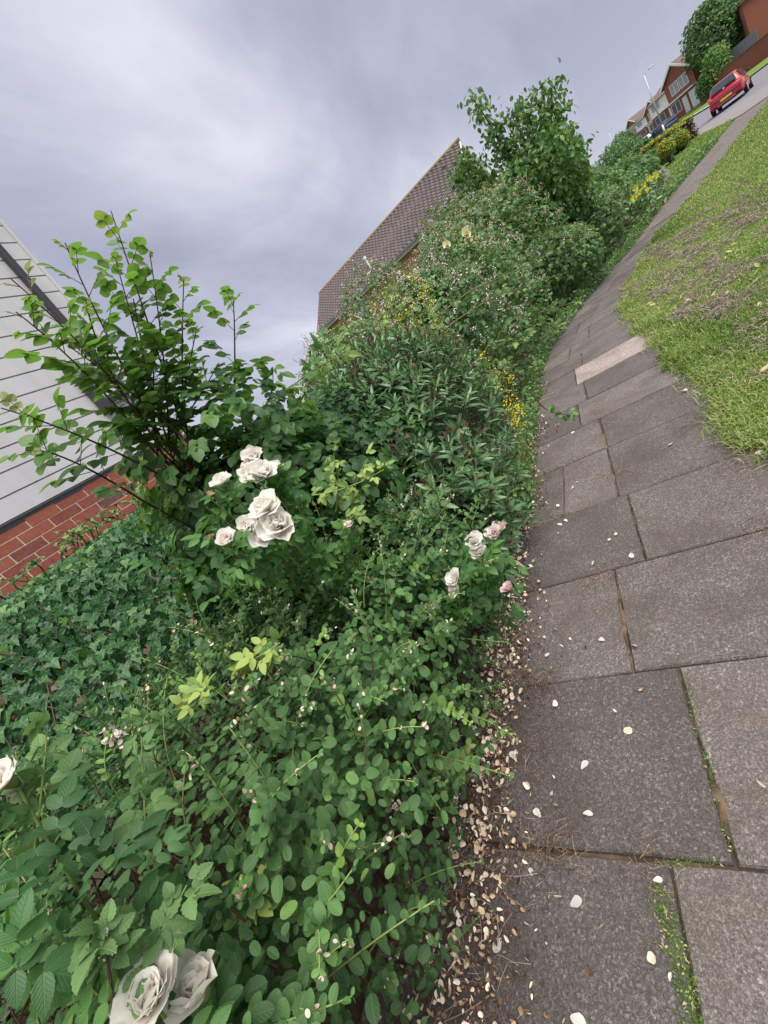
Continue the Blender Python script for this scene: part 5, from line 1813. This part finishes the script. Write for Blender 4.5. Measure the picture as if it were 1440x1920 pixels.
# --- terraced houses
def terrace(label, az, D, rz, kind, sc=1.0):
    x_, y_ = pol(az, D)
    t = thing('terraced_house', label, 'house', (x_, y_, terr(y_) - .1), rz, 'terraced houses across the road')
    t.scale = (sc, sc, sc)
    W2 = 2.5 if kind == 'gable' else 3.6
    if kind == 'gable':
        dp_, ev, ap = 8.0, 4.9, 6.7
        MB().add([(-W2, 0, 0), (W2, 0, 0), (W2, dp_, 0), (-W2, dp_, 0), (-W2, 0, ev), (W2, 0, ev), (W2, dp_, ev), (-W2, dp_, ev), (0, 0, ap), (0, dp_, ap)],
                 [(0, 1, 5, 8, 4), (1, 2, 6, 5), (2, 3, 7, 9, 6), (3, 0, 4, 7)]).build('wall', M_BRICKR, t)
        o_ = .35
        rfm = MB()
        for sg in (-1, 1):
            rfm.add([(0, -o_, ap + .12), (0, dp_ + .2, ap + .12), (sg * (W2 + o_), dp_ + .2, ev - .1), (sg * (W2 + o_), -o_, ev - .1), (0, -o_, ap - .03), (0, dp_ + .2, ap - .03), (sg * (W2 + o_), dp_ + .2, ev - .25), (sg * (W2 + o_), -o_, ev - .25)],
                    [(0, 1, 2, 3), (4, 7, 6, 5), (0, 3, 7, 4), (3, 2, 6, 7), (1, 5, 6, 2)])
        rfm.build('roof', M_ROOFF, t)
        bb = MB()
        for sg in (-1, 1):
            bb.bar((0, -o_ - .03, ap + .0), (sg * (W2 + o_), -o_ - .03, ev - .2), .05, .24)
        bb.build('bargeboard', M_WHITEP, t)
        for (x0, x1, z0, z1, nm) in ((-1.5, -.15, 3.2, 4.5, 0), (.15, 1.5, 3.2, 4.5, 0), (-2.2, -.75, .9, 2.2, 1)):
            fr = MB()
            fr.box(x0, x1, -.06, .0, z0 - .07, z0).box(x0, x1, -.06, 0, z1, z1 + .07).box(x0 - .07, x0, -.06, 0, z0 - .07, z1 + .07).box(x1, x1 + .07, -.06, 0, z0 - .07, z1 + .07).box((x0 + x1) / 2 - .04, (x0 + x1) / 2 + .04, -.055, 0, z0, z1)
            w_o = fr.build('window', M_WHITEP, t)
            MB().box(x0, x1, -.02, -.004, z0, z1).build('pane', M_BLIND if nm == 0 else M_GLASS, w_o)
        MB().box(.95, 2.3, -.05, -.003, .0, 2.15).build('garage_door', M_WHITEP, t)
        MB().box(-.3, .55, -.05, -.003, .05, 2.1).build('door', M_WHITEP, t)
        MB().box(-2.4, 2.6, -.7, 0, 2.42, 2.58).build('canopy', M_WHITEP, t)
    else:
        dp_, ev, ap = 7.0, 4.7, 6.0
        MB().add([(-W2, .6, 0), (W2, .6, 0), (W2, dp_, 0), (-W2, dp_, 0), (-W2, .6, ev), (W2, .6, ev), (W2, dp_, ev), (-W2, dp_, ev), (-W2, 3.8, ap - .1), (W2, 3.8, ap - .1)],
                 [(0, 1, 5, 4), (1, 2, 6, 9, 5), (2, 3, 7, 6), (3, 0, 4, 8, 7)]).build('wall', M_BRICKR, t)
        MB().prism([(.2, ev - .1), (3.8, ap + .1), (dp_ + .3, ev - .1), (dp_ + .3, ev - .25), (3.8, ap - .06), (.2, ev - .25)], 'x', -W2 - .02, W2 + .02).build('roof', M_ROOFF, t)
        MB().box(-W2 + .05, W2 - .05, .5, .597, 2.6, 4.6).build('cladding', M_CREAM, t)
        for (x0, x1) in ((-2.8, -1.0), (.9, 2.6)):
            fr = MB()
            fr.box(x0, x1, .42, .5, 3.2, 3.27).box(x0, x1, .42, .5, 4.35, 4.42).box(x0 - .07, x0, .42, .5, 3.2, 4.42).box(x1, x1 + .07, .42, .5, 3.2, 4.42)
            w_o = fr.build('window', M_WHITEP, t)
            MB().box(x0, x1, .46, .49, 3.27, 4.35).build('pane', M_BLIND, w_o)
        fr = MB().box(-2.9, -.7, .5, .58, .85, .93).box(-2.9, -.7, .5, .58, 2.1, 2.17).box(-2.97, -2.9, .5, .58, .85, 2.17).box(-.7, -.63, .5, .58, .85, 2.17)
        w_o = fr.build('window', M_WHITEP, t)
        MB().box(-2.9, -.7, .54, .57, .93, 2.1).build('pane', M_GLASS, w_o)
        MB().box(.3, 1.2, .52, .596, .05, 2.1).build('door', M_WHITEP, t)
        MB().box(1.7, 3.4, .52, .596, .05, 2.2).build('garage_door', M_WHITEP, t)
        MB().box(-W2, W2, -.2, .6, 2.4, 2.55).build('canopy', M_WHITEP, t)
    return t


for (lab, px, py, D_, rz_, kind_) in (('gable-fronted brick terraced house, nearest and largest of the far row', 1291, 210, 96, -60, 'gable'),
                                    ('cream-clad terraced house joined to the nearest gabled one', 1254, 232, 116, -60, 'link'),
                                    ('second gable-fronted brick house of the far row, half hidden by the lamp post', 1237, 243, 152, -60, 'gable'),
                                    ('cream-clad house beyond the second gable, with a car before it', 1215, 254, 178, -60, 'link'),
                                    ('farthest terraced house of the row with a steep roof edge', 1194, 263, 205, -66, 'gable')):
    c_ = at(px, py, D_)
    t_h = terrace(lab, math.degrees(math.atan2(c_[0], c_[1])), D_, R(rz_), kind_, 1.0)
    t_h.location.z = float(c_[2])

# brick house, garden wall and fence at the top right corner
bx_, by_ = pol(19.9, 86)
bh = thing('gable_house', 'plain red-brown brick house end in the top right corner', 'house', (bx_, by_, terr(by_)), R(-12))
MB().box(-3.4, 6, 0, 9, -.3, 6.4).build('wall', M_BRICKR, bh)
MB().prism([(-3.7, 6.35), (6.3, 6.35), (1.3, 9.5)], 'y', -.3, 9.3).build('roof', M_ROOFF, bh)
w0, w1 = pol(13.9, 86), pol(21, 76)
gw = thing('garden_wall', 'long red brick garden wall behind the red car', 'wall', (*w0, terr(w0[1])))
v = np.array([w1[0] - w0[0], w1[1] - w0[1], terr(w1[1]) - terr(w0[1])])
nrm = norm(np.array([v[1], -v[0], 0]))
q = [np.zeros(3), v]
MB().add([q[0] - [0, 0, .3], q[1] - [0, 0, .3], q[1] - [0, 0, .3] - nrm * .25, q[0] - [0, 0, .3] - nrm * .25, q[0] + [0, 0, 2.0], q[1] + [0, 0, 2.0], q[1] + [0, 0, 2.0] - nrm * .25, q[0] + [0, 0, 2.0] - nrm * .25],
         [(0, 1, 5, 4), (1, 2, 6, 5), (2, 3, 7, 6), (3, 0, 4, 7), (4, 5, 6, 7)]).build('brick_face', M_BRICKR, gw)
MB().bar(q[0] + [0, 0, 2.04], q[1] + [0, 0, 2.04], .32, .07).build('coping', M_STONE, gw)
fe = thing('grey_fence', 'grey boarded fence standing above the brick garden wall', 'fence', (*pol(14.8, 87), terr(84)))
f0 = np.array([0, 0, 0.0])
f1 = np.array([pol(18.0, 83)[0] - pol(14.8, 87)[0], pol(18.0, 83)[1] - pol(14.8, 87)[1], 0])
for k_ in range(14):
    a_, b_ = f0 + (f1 - f0) * k_ / 14, f0 + (f1 - f0) * (k_ + .94) / 14
    MB().add([a_, b_, b_ + [0, 0, 3.0], a_ + [0, 0, 3.0]] + [p_ + np.array([.03, .05, 0]) for p_ in (a_, b_, b_ + [0, 0, 3.0], a_ + [0, 0, 3.0])], [(0, 1, 2, 3), (7, 6, 5, 4), (0, 4, 5, 1), (1, 5, 6, 2), (2, 6, 7, 3), (3, 7, 4, 0)]).build('board', M_FENCE, fe)
far_tree('big dark tree behind the grey fence in the top right corner', 16.3, 92, 9.8, (3.8, 3.6, 3.9), 7500, (.28, .5), .25)
for (az, D_, h_, r_, tone, lab) in ((15.4, 84.5, 4.6, (1.5, 1.5, 1.7), .62, 'bright green shrub spilling over the garden wall'), (14.55, 84.5, 3.1, (1.0, 1.0, 1.3), .32, 'dark bush at the left end of the garden wall')):
    far_tree(lab, az, D_, h_, r_, 1800, (.16, .32), tone)
for (az, D_, h_, r_, lab) in ((8.15, 92, 4.2, (1.7, 1.7, 1.6), 'roundish tree by the far lamp post'), (7.6, 70, 2.9, (2.0, 2.0, 1.5), 'low tree at the left end of the far street'), (6.3, 60, 2.7, (2.3, 2.0, 1.5), 'loose shrub behind the small tree, at the far end of the bed'), (8.3, 62, 2.2, (1.5, 1.5, 1.2), 'grey-green shrub in front of the far gardens'), (9.3, 60, 1.35, (1.1, 1.1, .8), 'green shrub beside the silver car')):
    far_tree(lab, az, D_, h_, r_, 1700, (.16, .34), .3)
# small far garage/sheds
for (az, D_, w_, h_, mat_, lab, cat) in ((8.75, 75, 1.2, 2.2, M_STONE, 'grey flat-topped garage among the far shrubs', 'garage'),):
    x_, y_ = pol(az, D_)
    t = thing('garage', lab, cat, (x_, y_, terr(y_)))
    MB().box(-w_, w_, 0, 3, -.2, h_).build('wall', M_PAVE, t)
    MB().box(-w_ - .1, w_ + .1, -.1, 3.1, h_, h_ + .15).build('roof', M_ROOFF, t)
    MB().box(-w_ * .7, w_ * .7, -.05, -.003, 0, h_ * .8).build('door', M_NAVY, t)

# street lamps
def lamp(label, px, py, D, out_dir):
    tp = at(px, py, D)
    gz_ = terr(tp[1])
    t = thing('street_lamp', label, 'street lamp', (tp[0], tp[1], gz_), 0, 'street lamps')
    H = tp[2] - gz_
    MB().tube([(0, 0, -.1), (0, 0, 1.3)], .11, 10).build('base', M_STEEL, t, smooth=True)
    MB().tube([(0, 0, 1.3), (0, 0, H)], [.075, .05], 10).build('post', M_STEEL, t, smooth=True)
    od = np.array(out_dir)
    MB().tube([(0, 0, H - .02), od * .45 + UP * (H + .12), od * .75 + UP * (H + .16)], [.04, .035, .03], 8).build('arm', M_STEEL, t, smooth=True)
    hb_ = MB()
    p0, p1 = od * .6 + UP * (H + .17), od * 1.15 + UP * (H + .25)
    hb_.bar(p0, p1, .22, .12)
    hb_.build('lamp_head', M_STEEL, t, .04)


lamp('tall grey street lamp in front of the terraced houses', 1207, 141, 71, (.9, .35, 0))
lamp('distant small street lamp above the far shrubs', 1141, 248, 120, (.9, .35, 0))


# --- cars
def car(label, loc, rz, paint, detail=True, group=None):
    """hatchback: +Y is forward; sections lofted along the length"""
    t = thing('parked_car', label, 'car', loc, rz, group)
    # stations along y: (y, half width low, half width waist, z bottom, z waist, z top(bonnet/boot))
    st_ = [(-1.93, .60, .68, .34, .60, .78), (-1.86, .74, .78, .24, .62, .90), (-1.60, .80, .83, .20, .66, .96), (-1.0, .82, .84, .19, .68, .96), (0, .82, .84, .19, .68, .93), (.9, .82, .83, .19, .66, .90), (1.35, .80, .81, .20, .62, .80), (1.78, .74, .74, .24, .55, .68), (1.93, .58, .60, .32, .48, .58)]
    V, F = [], []
    for (y_, a, b, z0, z1, z2) in st_:
        for (x_, z_) in ((-a * .92, z0), (-a, z0 + .12), (-b, z1), (-b * .95, z2 - .06), (-b * .82, z2), (b * .82, z2), (b * .95, z2 - .06), (b, z1), (a, z0 + .12), (a * .92, z0)):
            V.append((x_, y_, z_))
    m_ = 10
    for i_ in range(len(st_) - 1):
        for j_ in range(m_):
            F.append((i_ * m_ + j_, i_ * m_ + (j_ + 1) % m_, (i_ + 1) * m_ + (j_ + 1) % m_, (i_ + 1) * m_ + j_))
    F += [tuple(range(m_))[::-1], tuple(range((len(st_) - 1) * m_, len(st_) * m_))]
    body = MB().add(V, F).build('body', paint, t, 0, True)
    sm = body.modifiers.new('sub', 'SUBSURF'); sm.levels = 1; sm.render_levels = 2
    # glasshouse
    gs = [(-1.80, .66, .70, .93, .97), (-1.42, .60, .76, .94, 1.34), (-1.15, .58, .77, .94, 1.41), (-.2, .58, .77, .93, 1.43), (.35, .56, .76, .92, 1.38), (1.05, .62, .70, .88, .91)]
    V, F = [], []
    for (y_, tw, bw, zb, zt_) in gs:
        V += [(-bw, y_, zb - .03), (-tw, y_, zt_ - .06), (-tw * .84, y_, zt_), (tw * .84, y_, zt_), (tw, y_, zt_ - .06), (bw, y_, zb - .03)]
    for i_ in range(len(gs) - 1):
        for j_ in range(5):
            F.append((i_ * 6 + j_, i_ * 6 + j_ + 1, (i_ + 1) * 6 + j_ + 1, (i_ + 1) * 6 + j_))
    F += [(5, 4, 3, 2, 1, 0), tuple(range(30, 36))]
    cab = MB().add(V, F).build('cabin', paint, t, 0, True)
    # windows sit just proud of the cabin skin
    e_ = .008
    rw = [(-.60, -1.83, .985), (.60, -1.83, .985), (.52, -1.455, 1.335), (-.52, -1.455, 1.335)]
    ofs = np.array([0, -.05, .045])
    MB().add([np.array(p_) + ofs for p_ in rw] + [np.array(p_) + ofs * .2 for p_ in rw], [(0, 1, 2, 3), (4, 7, 6, 5), (0, 4, 5, 1), (1, 5, 6, 2), (2, 6, 7, 3), (3, 7, 4, 0)]).build('rear_window', M_CARGL, t, .02)
    ws = [(-.62, 1.00, .96), (.62, 1.00, .96), (.50, .40, 1.36), (-.50, .40, 1.36)]
    MB().add([np.array(p_) + [0, .03, .03] for p_ in ws] + [np.array(p_) for p_ in ws], [(0, 1, 2, 3), (4, 7, 6, 5)]).build('windscreen', M_CARGL, t)
    for sg in (-1, 1):
        for (ya, yb) in ((-1.30, -.42), (-.34, .62)):
            yb2 = yb if yb < 0 else .30
            P4 = [(sg * .785, ya, .97), (sg * .785, yb, .96), (sg * .625, yb2, 1.34), (sg * .635, ya + .06, 1.33)]
            MB().add([np.array(p_) + [sg * .012, 0, .008] for p_ in P4] + [np.array(p_) - [sg * .03, 0, 0] for p_ in P4], [(0, 1, 2, 3), (4, 7, 6, 5), (0, 4, 5, 1), (1, 5, 6, 2), (2, 6, 7, 3), (3, 7, 4, 0)]).build('side_window', M_CARGL, t)
        for yw in (-1.22, 1.22):
            wb = MB().tube([(sg * .68, yw, .29), (sg * .86, yw, .29)], .29, 18)
            wo_ = wb.build('wheel', M_TYRE, t, .02)
            MB().tube([(sg * .84, yw, .29), (sg * .872, yw, .29)], .19, 14).build('rim', M_RIM, wo_)
        if detail:
            MB().add([(sg * .60, -1.93, .78), (sg * .80, -1.83, .78), (sg * .80, -1.82, .98), (sg * .63, -1.89, .95), (sg * .60, -1.80, .78), (sg * .72, -1.70, .78), (sg * .72, -1.70, .98), (sg * .63, -1.76, .95)],
                     [(0, 1, 2, 3), (7, 6, 5, 4), (0, 4, 5, 1), (1, 5, 6, 2), (2, 6, 7, 3), (3, 7, 4, 0)]).build('tail_light', M_LIGHT, t, .015)
            MB().box(sg * .84 - .02, sg * .84 + .14 * sg if sg > 0 else sg * .84 + .02, .45, .58, .95, 1.07).build('wing_mirror', M_BLACKP, t, .02) if sg > 0 else MB().box(-.98, -.82, .45, .58, .95, 1.07).build('wing_mirror', M_BLACKP, t, .02)
    if detail:
        # bumper, strip, plate, wiper, black box standing in for the shadow gap below the bumper
        MB().add([(-.72, -2.00, .36), (.72, -2.00, .36), (.80, -1.88, .36), (.80, -1.88, .58), (.72, -2.00, .58), (-.72, -2.00, .58), (-.80, -1.88, .58), (-.80, -1.88, .36)],
                 [(0, 1, 4, 5), (1, 2, 3, 4), (7, 0, 5, 6), (5, 4, 3, 6), (0, 7, 2, 1)]).build('rear_bumper', paint, t, .02)
        MB().box(-.74, .74, -2.018, -1.95, .585, .665).build('bumper_strip', M_BUMP, t, .012)
        MB().box(-.27, .27, -2.035, -2.003, .44, .555).build('number_plate', M_PLATE, t, .003)
        MB().bar((-.02, -1.925, .99), (.34, -1.79, 1.13), .02, .02).build('rear_wiper', M_BLACKP, t)
        MB().tube([(0, -1.95, .96), (0, -1.93, .97)], .045, 10).build('badge', M_WHITEP, t)
        MB().box(-.70, .70, -1.97, -1.7, .245, .30).build('under_bumper_shade', M_BLACKP, t)
        MB().bar((-.45, -1.985, .33), (.4, -1.985, .33), .02, .03).build('chrome_strip', M_RIM, t)
    return t


cx, cy = 11.25, 39.9
car('red hatchback seen from behind, driving along the road at the top right', (cx, cy, terr(cy) - .03), R(-22), M_RED)
for (px, py, D_, rz, mt_, lab) in ((1240, 247, 74, R(25), M_NAVY, 'dark blue car parked by the terraced houses'), (1203, 281, 76, R(60), M_SILV, 'silver-blue car parked beyond the clipped hedge'), (1186, 291, 80, R(50), M_WHITEP, 'white car half hidden behind the bramble bank')):
    c_ = at(px, py, D_)
    car(lab, (c_[0], c_[1], terr(c_[1])), rz, mt_, False, 'cars parked along the far street')
